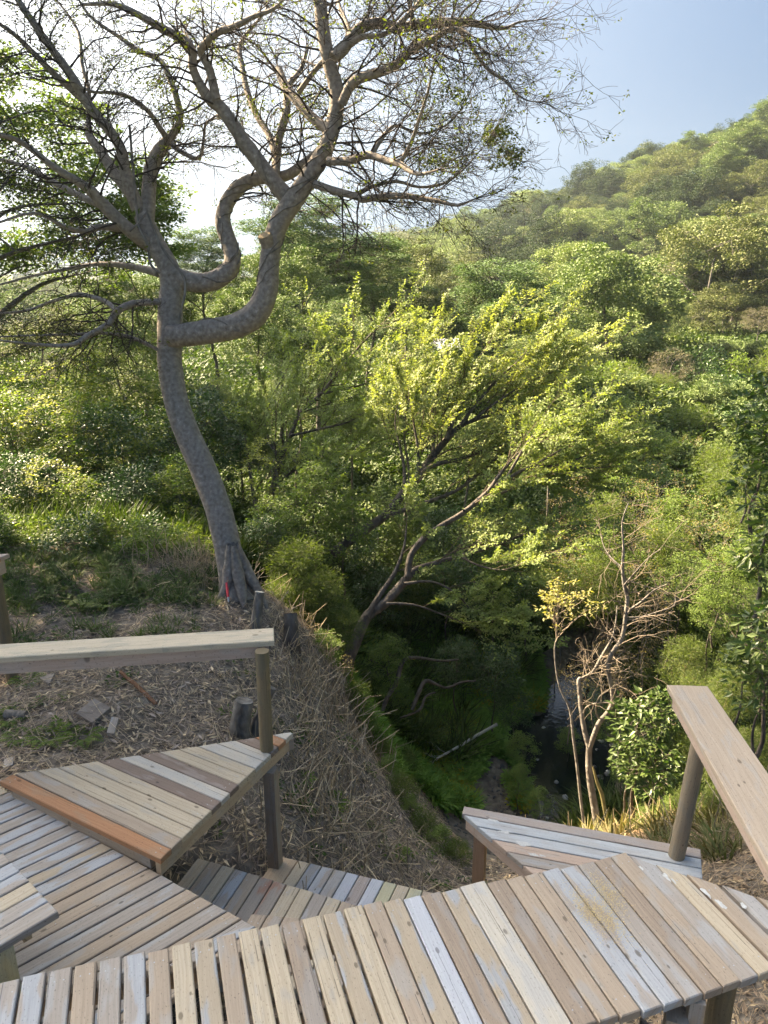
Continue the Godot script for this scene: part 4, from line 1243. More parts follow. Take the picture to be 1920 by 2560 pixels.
func build_woods() -> void:
	# --- trees one can tell apart between the gully and the ridge (print pixels, depth, half width)
	var mid := [
		["layered_maple", 668, 530, 24, 165, "dark green layered maple framed by the looping limbs of the bare tree"],
		["layered_maple", 800, 590, 28, 130, "layered maple just beyond the looping limb, darker than the trees beside it"],
		["olive_tree_crown", 880, 600, 34, 100, "olive-yellow tree with a visible upright trunk at the foot of the ridge"],
		["layered_maple", 445, 570, 23, 120, "layered green maple seen through the gap between the bare tree's trunk and loop"],
		["broadleaf_tree", 600, 640, 21, 120, "full green tree low behind the bare tree's looping limb"],
		["broadleaf_tree", 300, 680, 24, 130, "hazy green tree under the bare tree's leaning limbs"],
		["pale_tree", 760, 930, 15.5, 85, "pale green tree filling the gap under the slender maple"],
		["pale_tree", 640, 860, 16.5, 95, "pale green tree beside the slender maple's lower stem"],
		["pale_tree", 880, 860, 17, 95, "pale green tree glimpsed behind the two leaning maples"],
		["pale_tree", 1010, 960, 16, 85, "pale green tree behind the forks of the lower leaning maple"],
		["pale_tree", 1190, 980, 17, 80, "pale green tree at the tips of the lower leaning maple"],
		["layered_maple", 1075, 665, 29, 160, "deep green maple spreading behind the brightest yellow maple"],
		["broadleaf_tree", 1310, 675, 38, 165, "large round green tree at the centre of the valley"],
		["pale_tree", 1230, 610, 46, 110, "pale sunlit tree behind the large round green tree"],
		["broadleaf_tree", 1150, 800, 22, 95, "fresh green tree at the shoulder of the brightest maple"],
		["pale_tree", 1230, 760, 24, 60, "small bright green tree between the yellow maple and the round tree"],
		["olive_tree_crown", 985, 640, 52, 90, "olive tree far up the valley under the ridge's low end"],
		["olive_tree_crown", 910, 700, 28, 90, "yellowish tree half hidden behind the slender maple"],
		["broadleaf_tree", 560, 720, 18, 110, "bright green tree behind the lower looping limb"],
		["broadleaf_tree", 700, 760, 19, 100, "fresh green tree behind the slender maple's stem"],
		["pale_tree", 440, 900, 16, 90, "yellow-green tree just beside the bare tree's trunk"],
		["broadleaf_tree", 520, 960, 15.5, 80, "leafy green tree low behind the bare tree's trunk"],
		["pale_tree", 250, 800, 17, 120, "sunlit yellow-green tree under the bare tree's lowest limb"],
		["olive_tree_crown", 90, 760, 22, 120, "hazy olive tree below the bare tree's outer limbs"],
		["evergreen_tree", 1560, 610, 62, 95, "dark evergreen tree at the foot of the ridge above the pale trunks"],
		["olive_tree_crown", 1545, 765, 34, 40, "pale bare-stemmed tree lit by the sun at the thicket's edge"],
		["evergreen_tree", 1640, 770, 36, 45, "small dark evergreen beside the pale bare-stemmed tree"],
		["twiggy_tree", 1450, 790, 33, 55, "greyish twiggy tree beside the large round green tree"],
		["pale_tree", 1430, 690, 48, 60, "light green tree peeping past the large round tree"],
		["twiggy_tree", 1640, 690, 45, 40, "brownish bare tree on the ridge's foot at the picture edge"],
	]
	for t in mid: grow_px(t[0], t[1], t[2], t[3], t[4], t[5])
	# the tall leafy tree behind the bare one
	var c := {"bark": M.bark_brown, "leaf": M.leaf, "c0": Color(0.085, 0.140, 0.031), "c1": Color(0.165, 0.220, 0.060), "cr": 0.40, "n": 80, "l": 0.09, "w": 0.055, "flat": 0.4, "limbs": 26, "twig": 0.012, "gap": -0.08, "gap_f": 34.0, "hollow": 0.1, "under": -1.0, "up": 0.9, "rise": 0.3}
	var b := at(40 * 1.1573, 1150 * 1.1573, 16.5)
	b.y = ground(b.x, b.z)
	var e := []
	for q in [[110, 300, 150, 90, 16.5, 90], [250, 430, 130, 90, 16.0, 82], [60, 470, 150, 90, 16.5, 90], [330, 520, 80, 60, 16.5, 39], [150, 560, 150, 60, 17.0, 67], [330, 430, 60, 90, 17, 36], [20, 200, 120, 90, 16, 60], [-120, 350, 130, 180, 16, 105], [-220, 250, 130, 180, 15, 75]]:
		var k: float = 1.1573 * q[4] / FL
		e.append([at(q[0] * 1.1573, q[1] * 1.1573, q[4]), Vector3(q[2] * k, q[3] * k, q[2] * k), q[5]])
	crown_tree("tall_leafy_tree", "tall leafy tree hazy against the sun behind the bare tree", "tree", b, [[b - Vector3(0, 0.4, 0), 0.2], [b + Vector3(0.1, 1.6, 0.1), 0.17], [b + Vector3(-0.2, 3.2, 0), 0.14], [b + Vector3(0.1, 5.0, 0), 0.09], [b + Vector3(-0.1, 6.6, 0), 0.05]], e, c)
	# trees beyond the frame, whose shade lies on the decks
	for q in [[-8.2, -11.2, 2.1, 5.2], [-9.6, -10.4, 2.2, 5.4], [-11.0, -9.8, 2.2, 5.6], [-12.4, -9.2, 2.3, 6.0], [-7.6, -9.8, 1.9, 4.8], [-9.2, -12.4, 2.2, 5.8], [-10.6, -8.6, 2.1, 5.0], [-8.8, -8.8, 2.0, 4.6], [-9.8, -12.6, 2.1, 3.0], [-11.2, -11.4, 2.2, 3.4]]:
		grow_at("broadleaf_tree", Vector3(q[0], q[3], q[1]), q[2], "tall leafy tree beyond the shrub thicket, shading the decks", "shade trees beyond the thicket", 1.3)
	# --- the ridge: three hundred trees one by one, the rest as far woods
	var kinds := ["broadleaf_tree", "evergreen_tree", "olive_tree_crown", "pale_tree", "twiggy_tree", "broadleaf_tree", "olive_tree_crown", "evergreen_tree", "pale_tree"]
	var words := {"broadleaf_tree": "green broadleaf tree", "evergreen_tree": "dark evergreen tree", "olive_tree_crown": "olive spring tree", "pale_tree": "pale green tree", "twiggy_tree": "grey half-bare tree"}
	var count := 0
	var far_spots := []
	var zc := 56.0
	while zc < 330.0:
		var step := 4.0 + zc * 0.014
		var x := -0.10 * zc
		while x < 0.62 * zc:
			var px := x + rng.randf_range(-0.35, 0.35) * step
			var pz := -zc * 0.99 + rng.randf_range(-0.35, 0.35) * step
			var hy := far_height(px, pz)
			var u := (px - 31.0) * 0.882 - (pz + 64.0) * 0.471
			x += step
			if u > 100.0 or (zc < 75.0 and u < -6.0 and px < 22.0): continue
			if u < 8.0 and zc > 150: continue
			var half := (0.42 + 0.6 * rng.randf() * rng.randf() + 0.1 * rng.randf()) * minf(step, 6.2)
			var k: String = kinds[rng.randi() % kinds.size()]
			if lump.get_noise_2d(px * 1.3, pz * 1.3) > 0.25 and rng.randf() < 0.7: k = "evergreen_tree"
			if zc < 215.0 and count < 262:
				var along := (px - 75.0) * -0.471 - (pz + 167.0) * 0.882
				var lab: String = ("small " if half < 2.9 else ("broad " if half > 3.6 else "middling ")) + words[k]
				lab += " near the crest" if u > 66 else (" high up" if u > 42 else (" halfway up" if u > 20 else " low down"))
				lab += " at the ridge's tall end" if along < -70 else (" above the round valley tree" if along < -35 else (" beside the tawny bamboo stand" if along < 5 else " towards the ridge's low end"))
				grow_at(k, Vector3(px, hy + half * 1.15, pz), half, lab, "trees covering the ridge", rng.randf_range(0.85, 1.15))
				count += 1
			else:
				far_spots.append([Vector3(px, hy, pz), half, k])
		zc += step * 0.95
	# the wood along the far valley, towards the sun
	for i in 260:
		var z := rng.randf_range(-150, -48)
		var px := rng.randf_range(-0.75, 0.06) * -z
		far_spots.append([Vector3(px, far_height(px, z) - 3.6, z), rng.randf_range(2.6, 4.2), kinds[rng.randi() % 4]])
	for i in 90:
		var z := rng.randf_range(-48, -27)
		var px := rng.randf_range(-0.7, 0.5) * -z
		far_spots.append([Vector3(px, far_height(px, z) - 1.6, z), rng.randf_range(1.2, 2.0), kinds[rng.randi() % 4]])
	for k in ["broadleaf_tree", "evergreen_tree", "olive_tree_crown", "pale_tree", "twiggy_tree"]:
		var spots := far_spots.filter(func(s): return s[2] == k)
		if spots.is_empty(): continue
		var mm := MultiMesh.new()
		mm.transform_format = MultiMesh.TRANSFORM_3D
		mm.mesh = (V[k][0].get_node("crown") as MeshInstance3D).mesh
		mm.instance_count = spots.size()
		for i in spots.size():
			var s: float = spots[i][1] / 3.0
			mm.set_instance_transform(i, Transform3D(Basis(Vector3.UP, rng.randf() * TAU).scaled(Vector3(s, s, s)), spots[i][0] - Vector3(0, s * 1.0, 0)))
		var mi := MultiMeshInstance3D.new()
		mi.name = numbered("distant_woods")
		mi.multimesh = mm
		add_child(mi)
		tag(mi, "far mass of " + words[k] + "s merging along the valley and ridge", "woods", "", "stuff")
	# the tawny bamboo stand on the slope
	var bi := 0
	for q in [[1165, 535], [1195, 550], [1215, 520], [1235, 548], [1255, 520], [1272, 550], [1288, 515], [1305, 545], [1318, 520], [1180, 505], [1228, 495], [1290, 470], [1400, 520], [1375, 540], [1150, 550], [1245, 470], [1330, 548]]:
		var g := on_slope(q[0], q[1])
		var half := rng.randf_range(0.9, 1.3)
		grow_at("bamboo_plume", g + Vector3(0, half * 2.2, 0), half, "tawny bamboo plume " + ["at the edge of", "in the midst of", "at the foot of", "at the top of"][bi % 4] + " the stand halfway up the ridge", "tawny bamboo stand", 1.2)
		bi += 1

func on_slope(x: float, y: float) -> Vector3:
	var z := 60.0
	while z < 320.0:
		var p := at(x * 1.1573, y * 1.1573, z)
		if p.y <= far_height(p.x, p.z) + 3.0: return Vector3(p.x, far_height(p.x, p.z), p.z)
		z += 1.0
	return at(x * 1.1573, y * 1.1573, 200.0)

func build_shrubs() -> void:
	var g := "shrubs of the thicket behind the litter slope"
	var rows := []
	for i in 9: rows.append([["glossy_shrub", "leafy_shrub", "bamboo_grass"][i % 3], -20 + i * 52 + rng.randf_range(-14, 14), 1195 + rng.randf_range(-30, 15), 10.1 + rng.randf_range(-0.3, 0.4), 70.0])
	for i in 9: rows.append([["leafy_shrub", "glossy_shrub", "glossy_shrub", "airy_shrub"][i % 4], -40 + i * 58 + rng.randf_range(-14, 14), 1070 + rng.randf_range(-30, 30), 12.2 + rng.randf_range(-0.4, 0.4), 66.0])
	for i in 9: rows.append([["airy_shrub", "leafy_shrub", "glossy_shrub"][i % 3], -40 + i * 60 + rng.randf_range(-14, 14), 960 + rng.randf_range(-40, 30), 13.8 + rng.randf_range(-0.4, 0.4), 72.0])
	for i in 7: rows.append([["airy_shrub", "leafy_shrub"][i % 2], -20 + i * 75 + rng.randf_range(-20, 20), 870 + rng.randf_range(-40, 40), 15.5, 78.0])
	var words := {"glossy_shrub": "dark glossy-leaved thicket shrub", "leafy_shrub": "mid-green leafy thicket shrub", "bamboo_grass": "clump of narrow-leaved bamboo grass", "airy_shrub": "thin yellow-green thicket shrub"}
	var idx := 0
	for r in rows:
		var row: String = ["in the front row", "in the second row", "in the third row", "at the back"][mini(idx / 9, 3)]
		var side: String = "near the raised seat" if r[1] < 140 else ("midway to the bare tree" if r[1] < 300 else "close to the bare tree")
		grow_px(r[0], r[1], r[2] + 20, r[3], r[4] * 1.35, words[r[0]] + " " + row + ", " + side, g)
		idx += 1
	# between the bare tree and the leaning maples
	for r in [["leafy_shrub", 600, 1150, 11.6, 60], ["bamboo_grass", 640, 1230, 10.6, 55], ["leafy_shrub", 680, 1080, 12.2, 62], ["glossy_shrub", 560, 1180, 11.2, 50], ["airy_shrub", 600, 1020, 12.8, 62], ["leafy_shrub", 740, 1160, 12.0, 55], ["bamboo_grass", 700, 1290, 10.4, 48], ["bamboo_grass", 610, 1290, 10.2, 40]]:
		grow_px(r[0], r[1], r[2], r[3], r[4] * 1.25, {"leafy_shrub": "green shrub between the bare tree and the leaning maple", "bamboo_grass": "bamboo grass clump between the bare tree and the leaning maple", "glossy_shrub": "dark shrub just behind the pale-topped stump", "airy_shrub": "light yellow-green shrub between the bare tree and the leaning maple"}[r[0]], "shrubs between the bare tree and the maple")
	# the dark far bank of the gully
	for i in 16:
		var x := 820 + (i % 8) * 75 + rng.randf_range(-25, 25)
		var y := 1180 + (i / 8) * 105 + rng.randf_range(-25, 25)
		grow_px(["glossy_shrub", "bamboo_grass", "glossy_shrub", "leafy_shrub"][i % 4], x, y, 15.2 - (i / 8) * 1.0 + rng.randf_range(-0.3, 0.3), 68, ["dark glossy shrub", "bamboo grass clump", "black-green shrub", "leafy shrub"][i % 4] + " on the shaded far bank " + ["under the maples", "above the overhanging shrubs"][i / 8] + (" behind the green patch" if i % 8 < 4 else " behind the stream"), "shrubs of the shaded far bank")
	for r in [[985, 1430, 12.6, 50], [1070, 1460, 12.4, 60], [1110, 1530, 12.2, 46]]:
		grow_px("glossy_shrub", r[0], r[1], r[2], r[3], "dark glossy shrub overhanging the green patch by the stream", "glossy shrubs overhanging the stream")
	for r in [[850, 1500, 11.6, 40], [840, 1420, 11.8, 50]]:
		grow_px("leafy_shrub", r[0], r[1], r[2], r[3], "fresh green shrub at the top of the green patch", "fresh shrubs above the green patch")
	for r in [["brown_twig_shrub", 690, 1400, 9.7, 40], ["bamboo_grass", 745, 1350, 10.2, 40], ["brown_twig_shrub", 650, 1350, 9.5, 34], ["brown_twig_shrub", 720, 1470, 9.6, 34]]:
		grow_px(r[0], r[1], r[2], r[3], r[4], "dry twiggy tangle on the brow of the bank below the bare tree" if r[0] != "bamboo_grass" else "bamboo grass clump at the foot of the leaning maple", "tangle on the bank's brow" if r[0] != "bamboo_grass" else "")
	for r in [[705, 1420, 0.22, 0], [735, 1470, 0.2, 1], [765, 1530, 0.22, 2], [790, 1590, 0.2, 0], [815, 1640, 0.2, 2], [840, 1690, 0.18, 0], [865, 1730, 0.2, 2], [890, 1770, 0.16, 0], [920, 1805, 0.18, 2], [950, 1840, 0.16, 0], [985, 1860, 0.16, 2], [780, 1490, 0.26, 2], [830, 1580, 0.24, 0], [870, 1660, 0.22, 2]]:
		var p := on_ground(r[0], r[1])
		grow_at(["leafy_shrub", "brown_twig_shrub", "bamboo_grass"][r[3]], p + Vector3(0, r[2] * 0.6, 0), r[2], ["small green plant", "small dry twig tuft", "small bamboo grass tuft"][r[3]] + " on the edge of the litter slope", "plants on the slope's edge")
	for r in [[1120, 1690, 10.9, 34], [1165, 1735, 10.4, 30], [1130, 1620, 11.6, 36], [1230, 1600, 12.3, 30], [1320, 1560, 12.2, 44], [1345, 1660, 10.2, 30]]:
		grow_px("leafy_shrub", r[0], r[1], r[2], r[3], "bright green plant crowding the edge of the stream", "green plants crowding the stream")
	# the bamboo-grass slope across the stream
	for i in 46:
		var x := rng.randf_range(1270, 1700)
		var y := rng.randf_range(835, 1090)
		var kk: String = ["bamboo_grass", "bamboo_grass", "leafy_shrub", "bamboo_grass", "brown_twig_shrub", "glossy_shrub", "bamboo_grass"][i % 7]
		grow_px(kk, x, y, lerpf(33.0, 17.0, (y - 835) / 255.0) + rng.randf_range(-0.8, 0.8), rng.randf_range(34, 78), {"bamboo_grass": "grey-green bamboo grass on the slope across the stream", "leafy_shrub": "green shrub among the bamboo grass across the stream", "brown_twig_shrub": "brown shrub among the bamboo grass across the stream", "glossy_shrub": "dark shrub among the bamboo grass across the stream"}[kk], "bamboo grass slope across the stream", rng.randf_range(0.8, 1.3))
	for i in 16:
		var x := 1230 + (i % 6) * 75 + rng.randf_range(-20, 20)
		var y := 1110 + (i / 6) * 80 + rng.randf_range(-20, 20)
		grow_px(["brown_twig_shrub", "bamboo_grass", "brown_twig_shrub", "leafy_shrub"][i % 4], x, y, 15.0 - (i / 6) * 0.9, 60, ["brown twiggy shrub across the stream behind the forked tree", "narrow-leaved bamboo clump across the stream behind the forked tree", "brown twiggy shrub across the stream behind the forked tree", "green shrub across the stream behind the forked tree"][i % 4], "shrubs across the stream")
	for r in [[1290, 1440, 10.6, 55], [1240, 1470, 10.4, 45], [1350, 1450, 10.6, 55], [1400, 1330, 10.8, 60], [1430, 1400, 10.6, 50], [1460, 1250, 11.5, 60]]:
		grow_px("brown_twig_shrub", r[0], r[1], r[2], r[3], "shrub of brown twigs and coppery buds round the forked tree", "coppery shrubs round the forked tree")
	# the near side
	for r in [[1385, 1570, 8.3, 62], [1415, 1660, 8.0, 58], [1360, 1640, 8.4, 42], [1430, 1540, 8.2, 48]]:
		grow_px("broad_leaf_shrub", r[0], r[1], r[2], r[3], "broad-leaved green shrub beside the round post of the rail", "broad-leaved shrubs beside the rail post")
	for r in [[1660, 890, 6.9, 74], [1675, 1040, 6.6, 84], [1690, 1200, 6.5, 84], [1680, 1370, 6.3, 88], [1650, 1470, 6.5, 66], [1720, 960, 6.4, 84], [1625, 985, 7.0, 40], [1615, 1420, 6.8, 44]]:
		grow_px("broad_leaf_shrub", r[0], r[1], r[2], r[3], "tall glossy broad-leaved shrub rising at the picture edge behind the brown rail", "tall broad-leaved shrubs behind the brown rail")
	for r in [[1560, 1240, 9.0, 56], [1540, 1320, 8.9, 50], [1600, 1300, 8.8, 46]]:
		grow_px("leafy_shrub", r[0], r[1], r[2], r[3], "soft green shrub above the end of the brown rail", "soft shrubs above the brown rail")
	for r in [[1480, 1420, 9.2, 50], [1510, 1500, 8.6, 52], [1570, 1500, 8.0, 50], [1620, 1620, 7.2, 52], [1560, 1640, 7.6, 50], [1650, 1720, 6.9, 50], [1500, 1620, 8.0, 46], [1480, 1740, 7.6, 40], [1540, 1740, 7.2, 44], [1600, 1430, 8.2, 46]]:
		grow_px("bamboo_grass", r[0], r[1], r[2], r[3], "rough bamboo grass growing behind the brown rail", "bamboo grass behind the brown rail")
	for r in [[1450, 1760, 7.6, 34], [1400, 1770, 8.0, 30], [1500, 1790, 7.2, 30]]:
		grow_px("leafy_shrub", r[0], r[1], r[2], r[3], "low green shrub behind the bench platform", "low shrubs behind the bench platform")

# ------------------------------------------------------------------ the trees by the water
func build_stream_trees() -> void:
	var w := [1350.0, 1400.0, 3.16]
	var Z := 9.4
	var base := Vector3(2.6, -7.15, -8.5)
	var o := thing("forked_tree", "thin grey tree forking into two crooked stems beside the stream", "tree", base)
	var ends := PackedVector3Array()
	var tb := MB.new()
	var first := true
	for l in [[[[480, 2420, 64], [460, 2150, 62], [430, 1950, 58], [398, 1750, 55], [386, 1600, 52], [390, 1480, 48]], Z, Z, "trunk"],
		[[[392, 1490, 46], [352, 1350, 42], [327, 1200, 38], [316, 1080, 36], [305, 950, 32], [340, 935, 28], [390, 905, 26], [432, 865, 26], [482, 770, 23], [530, 690, 19], [575, 600, 16], [600, 480, 12], [610, 360, 8]], Z, Z + 0.4, "stem"],
		[[[388, 1490, 44], [428, 1380, 42], [470, 1282, 40], [540, 1200, 39], [574, 1120, 38], [570, 1020, 38], [547, 920, 38], [540, 820, 38], [572, 730, 38], [640, 640, 40], [665, 540, 34], [677, 440, 33], [690, 300, 33], [668, 200, 32], [652, 60, 26], [660, -100, 19], [650, -300, 13], [700, -450, 8]], Z, Z - 0.5, "stem"],
		[[[678, 440, 24], [730, 380, 20], [800, 330, 17], [900, 240, 12], [1010, 190, 7]], Z - 0.3, Z - 0.8, "branch"],
		[[[680, 455, 16], [800, 450, 13], [930, 410, 11], [1060, 360, 8], [1065, 270, 5]], Z - 0.3, Z - 0.2, "branch"],
		[[[470, 1270, 14], [440, 1180, 12], [470, 1080, 10], [540, 1030, 7], [600, 980, 4]], Z, Z - 0.5, "branch"],
		[[[345, 1210, 14], [370, 1160, 12], [450, 1130, 10], [560, 1130, 7], [700, 1160, 4]], Z, Z - 0.4, "branch"],
		[[[650, 60, 16], [560, -20, 12], [500, -120, 8], [480, -220, 5]], Z - 0.4, Z, "branch"],
		[[[665, 200, 16], [760, 90, 12], [860, -20, 8], [960, -90, 5]], Z - 0.4, Z - 0.9, "branch"]]:
		var s := trace(l[0], w[0], w[1], w[2], l[1], l[2])
		var mb := MB.new()
		mb.tube(s[0], s[1], 9, false, 0.08, lump)
		part(o, l[3], mb.mesh(M.bark_pale))
		if l[3] == "trunk": continue
		for i in range(s[0].size() / 3, s[0].size()):
			if rng.randf() < 0.8:
				var d := ru()
				d.y = absf(d.y) * 0.6
				twig_tree(tb, s[0][i], d.normalized(), rng.randf_range(0.25, 0.6), clampf(s[1][i] * 0.4, 0.003, 0.008), 1, ends, Vector3.ZERO)
	var tw := part(o, "twigs", tb.mesh(M.twig_pale))
	tag(tw, "", "", "", "stuff")
	# pale second stem
	var p := thing("pale_sapling", "pale crooked stem standing close behind the forked tree", "tree", base + Vector3(0.25, 0, -0.1))
	var s := trace([[418, 1630, 14], [450, 1750, 26], [488, 1850, 33], [512, 1980, 30], [540, 2150, 27], [570, 2420, 27]], w[0], w[1], w[2], Z + 0.3, Z + 0.3)
	var mb := MB.new()
	mb.tube(s[0], s[1], 9, false, 0.1, lump)
	part(p, "trunk", mb.mesh(M.cane))
	# yellow sapling
	var y := thing("yellow_sapling", "slender sapling with bright yellow leaf tufts on a long bent stem", "tree", Vector3(1.85, -7.5, -8.6))
	var s2 := trace([[385, 2420, 27], [350, 2110, 26], [322, 1900, 25], [290, 1600, 24], [262, 1400, 23], [236, 1180, 21], [170, 1040, 19], [132, 900, 15], [115, 700, 13], [135, 590, 11], [112, 450, 9], [120, 330, 7], [100, 220, 4]], w[0], w[1], w[2], 9.2, 9.5)
	var mb2 := MB.new()
	mb2.tube(s2[0], s2[1], 8, false, 0.08, lump)
	part(y, "trunk", mb2.mesh(M.bark_pale))
	var yl := MB.new()
	var yb := MB.new()
	var top: PackedVector3Array = s2[0]
	for q in [[100, 200], [60, 280], [130, 260], [200, 285], [270, 290], [380, 270], [300, 270], [140, 340], [80, 350], [180, 360], [245, 365], [460, 365], [385, 425], [60, 300], [20, 260], [110, 430], [60, 440], [150, 520], [240, 460], [140, 160], [240, 190], [30, 380], [120, 240], [90, 320], [160, 300], [215, 330], [390, 350]]:
		var c := at(w[0] + q[0] / w[2], w[1] + q[1] / w[2], 9.4 + rng.randf_range(-0.25, 0.25))
		yb.tube(bend(top[top.size() - 1 - rng.randi_range(3, 12)], c, 0.0, 0.08, 4), taper(0.006, 0.002, 4), 3)
		for k in 2: cluster(yl, c + ru() * 0.05, 0.06, 0.5, 9, 0.055, 0.026, 0.9, Color(0.28, 0.28, 0.10), Color(0.40, 0.38, 0.16), Vector3.UP * 0.5)
	part(y, "branches", yb.mesh(M.twig_pale))
	part(y, "crown", yl.mesh(M.leaf_bright))
	# fallen pale pole on the green patch
	var fp := thing("fallen_pole", "pale fallen pole lying across the green patch by the stream", "pole", at(1150, 1850, 12.0))
	var s3 := trace([[690, 1110, 9], [740, 1085, 13], [810, 1045, 15], [900, 990, 16], [1000, 935, 16]], 760, 1360, 2.0737, 11.6, 12.4)
	var mb3 := MB.new()
	mb3.tube(s3[0], s3[1], 8, true)
	part(fp, "shaft", mb3.mesh(M.cane_pale))
	var mb4 := MB.new()
	var en := PackedVector3Array()
	for k in 6: twig_tree(mb4, s3[0][rng.randi_range(0, 4)], (Vector3(-0.7, -0.1, 0.3) + ru() * 0.6).normalized(), 0.3, 0.006, 1, en, Vector3.ZERO)
	part(fp, "twigs", mb4.mesh(M.cane_pale))
	# crooked dark branches hanging above the green patch
	var br := thing("crooked_branch", "dark crooked branch arching over the green patch below the maple", "branch", at(960, 1760, 11.2))
	var mb5 := MB.new()
	for l in [[[395, 900, 22], [430, 800, 24], [480, 720, 26], [500, 640, 24], [530, 595, 20], [600, 590, 16], [700, 605, 13], [800, 600, 10]], [[560, 860, 20], [600, 760, 22], [630, 710, 22], [680, 725, 16], [740, 745, 14], [820, 715, 12], [890, 710, 9]], [[500, 900, 12], [600, 860, 15], [630, 790, 12], [680, 770, 8]]]:
		var q := trace(l, 760, 1360, 2.0737, 11.3, 11.9)
		mb5.tube(q[0], q[1], 7, false, 0.1, lump)
	part(br, "stems", mb5.mesh(M.bark_brown))

# ------------------------------------------------------------------ water, stones, litter
func scatter(called: String, label: String, cat: String, mesh: Mesh, xs: Array, cols: Array) -> void:
	var mm := MultiMesh.new()
	mm.transform_format = MultiMesh.TRANSFORM_3D
	mm.use_colors = not cols.is_empty()
	mm.mesh = mesh
	mm.instance_count = xs.size()
	for i in xs.size():
		mm.set_instance_transform(i, xs[i])
		if cols: mm.set_instance_color(i, cols[i])
	var o := MultiMeshInstance3D.new()
	o.name = numbered(called)
	o.multimesh = mm
	add_child(o)
	tag(o, label, cat, "", "stuff")

func lay(x: float, z: float, tilt: float, sc: Vector3, lift: float) -> Transform3D:
	var n := (slope_n(x, z) + ru() * tilt).normalized()
	var d := ru()
	d = (d - n * d.dot(n)).normalized()
	var b := Basis(d, n, d.cross(n))
	return Transform3D(Basis(b.x * sc.x, b.y * sc.y, b.z * sc.z), Vector3(x, ground(x, z) + lift, z))

func under_deck(x: float, z: float) -> bool:
	return z > -2.9 and x > -2.5 and x < 1.2

func build_stream() -> void:
	var mb := MB.new()
	var pts := [[1.3, -8.5, 0.5], [1.8, -8.8, 0.6], [2.2, -9.3, 0.8], [2.7, -10.0, 1.0], [3.3, -11.2, 1.1], [4.0, -12.8, 1.1], [4.7, -14.6, 1.1], [5.4, -17.0, 1.2]]
	for i in pts.size():
		var p := Vector2(pts[i][0], pts[i][1])
		var a := Vector2(pts[maxi(i - 1, 0)][0], pts[maxi(i - 1, 0)][1])
		var b := Vector2(pts[mini(i + 1, pts.size() - 1)][0], pts[mini(i + 1, pts.size() - 1)][1])
		var d := (b - a).normalized()
		var n := Vector2(-d.y, d.x) * (float(pts[i][2]) * 0.8 + 0.4)
		for k in 5:
			var q := p + n * (k - 2) * 0.5
			mb.v.push_back(v3(q, -7.66)); mb.n.push_back(Vector3.UP)
		if i > 0:
			for k in 4:
				var j := i * 5 + k
				mb.ix.append_array(PackedInt32Array([j - 5, j, j - 4, j - 4, j, j + 1]))
	var w := part(self, "stream", mb.mesh(M.water))
	tag(w, "dark shallow stream winding round the green patch", "stream", "", "structure")
	# stones
	var shapes := []
	for s in 5:
		var sm := MB.new()
		var nr := 6
		var ns := 9
		for i in nr + 1:
			var th := PI * i / nr
			for j in ns:
				var ph := TAU * j / ns
				var v := Vector3(sin(th) * cos(ph), cos(th), sin(th) * sin(ph))
				v *= 1.0 + 0.55 * lump.get_noise_3d(v.x * 60 + s * 70, v.y * 60, v.z * 60)
				sm.v.push_back(Vector3(v.x, v.y * 0.45, v.z * 0.75)); sm.n.push_back(v.normalized())
		for i in nr:
			for j in ns:
				var a := i * ns + j
				var b := i * ns + (j + 1) % ns
				sm.ix.append_array(PackedInt32Array([a, a + ns, b, b, a + ns, b + ns]))
		shapes.append(sm.mesh(M["stone%d" % [0, 1, 0, 2, 1][s]]))
	var n := 0
	while n < 64:
		var i := rng.randi_range(1, 6)
		var p := Vector2(pts[i][0], pts[i][1]).lerp(Vector2(pts[i + 1][0], pts[i + 1][1]), rng.randf())
		p += Vector2(rng.randfn(0.4, 0.55), rng.randfn(0, 0.5))
		var y := maxf(ground(p.x, p.y), -7.68)
		if y > -7.3: continue
		var o := thing("stone", "small pale stone in the dark stream bed", "stone", Vector3(p.x, y + 0.02, p.y), "stones in the stream bed")
		var m := part(o, "body", shapes[rng.randi() % 5])
		m.position = Vector3.ZERO
		o.rotation.y = rng.randf() * TAU
		o.scale = Vector3.ONE * rng.randf_range(0.018, 0.062)
		n += 1
	var gx := []
	for k in 2600:
		var i := rng.randi_range(0, 6)
		var p := Vector2(pts[i][0], pts[i][1]).lerp(Vector2(pts[i + 1][0], pts[i + 1][1]), rng.randf()) + Vector2(rng.randfn(0, 0.7), rng.randfn(0, 0.7))
		var y := maxf(ground(p.x, p.y), -7.69)
		if y > -7.25: continue
		gx.append(Transform3D(Basis(Vector3.UP, rng.randf() * TAU).scaled(Vector3.ONE * rng.randf_range(0.008, 0.03)), Vector3(p.x, y, p.y)))
	scatter("gravel", "grey gravel along the stream's edges", "gravel", shapes[1], gx, [])

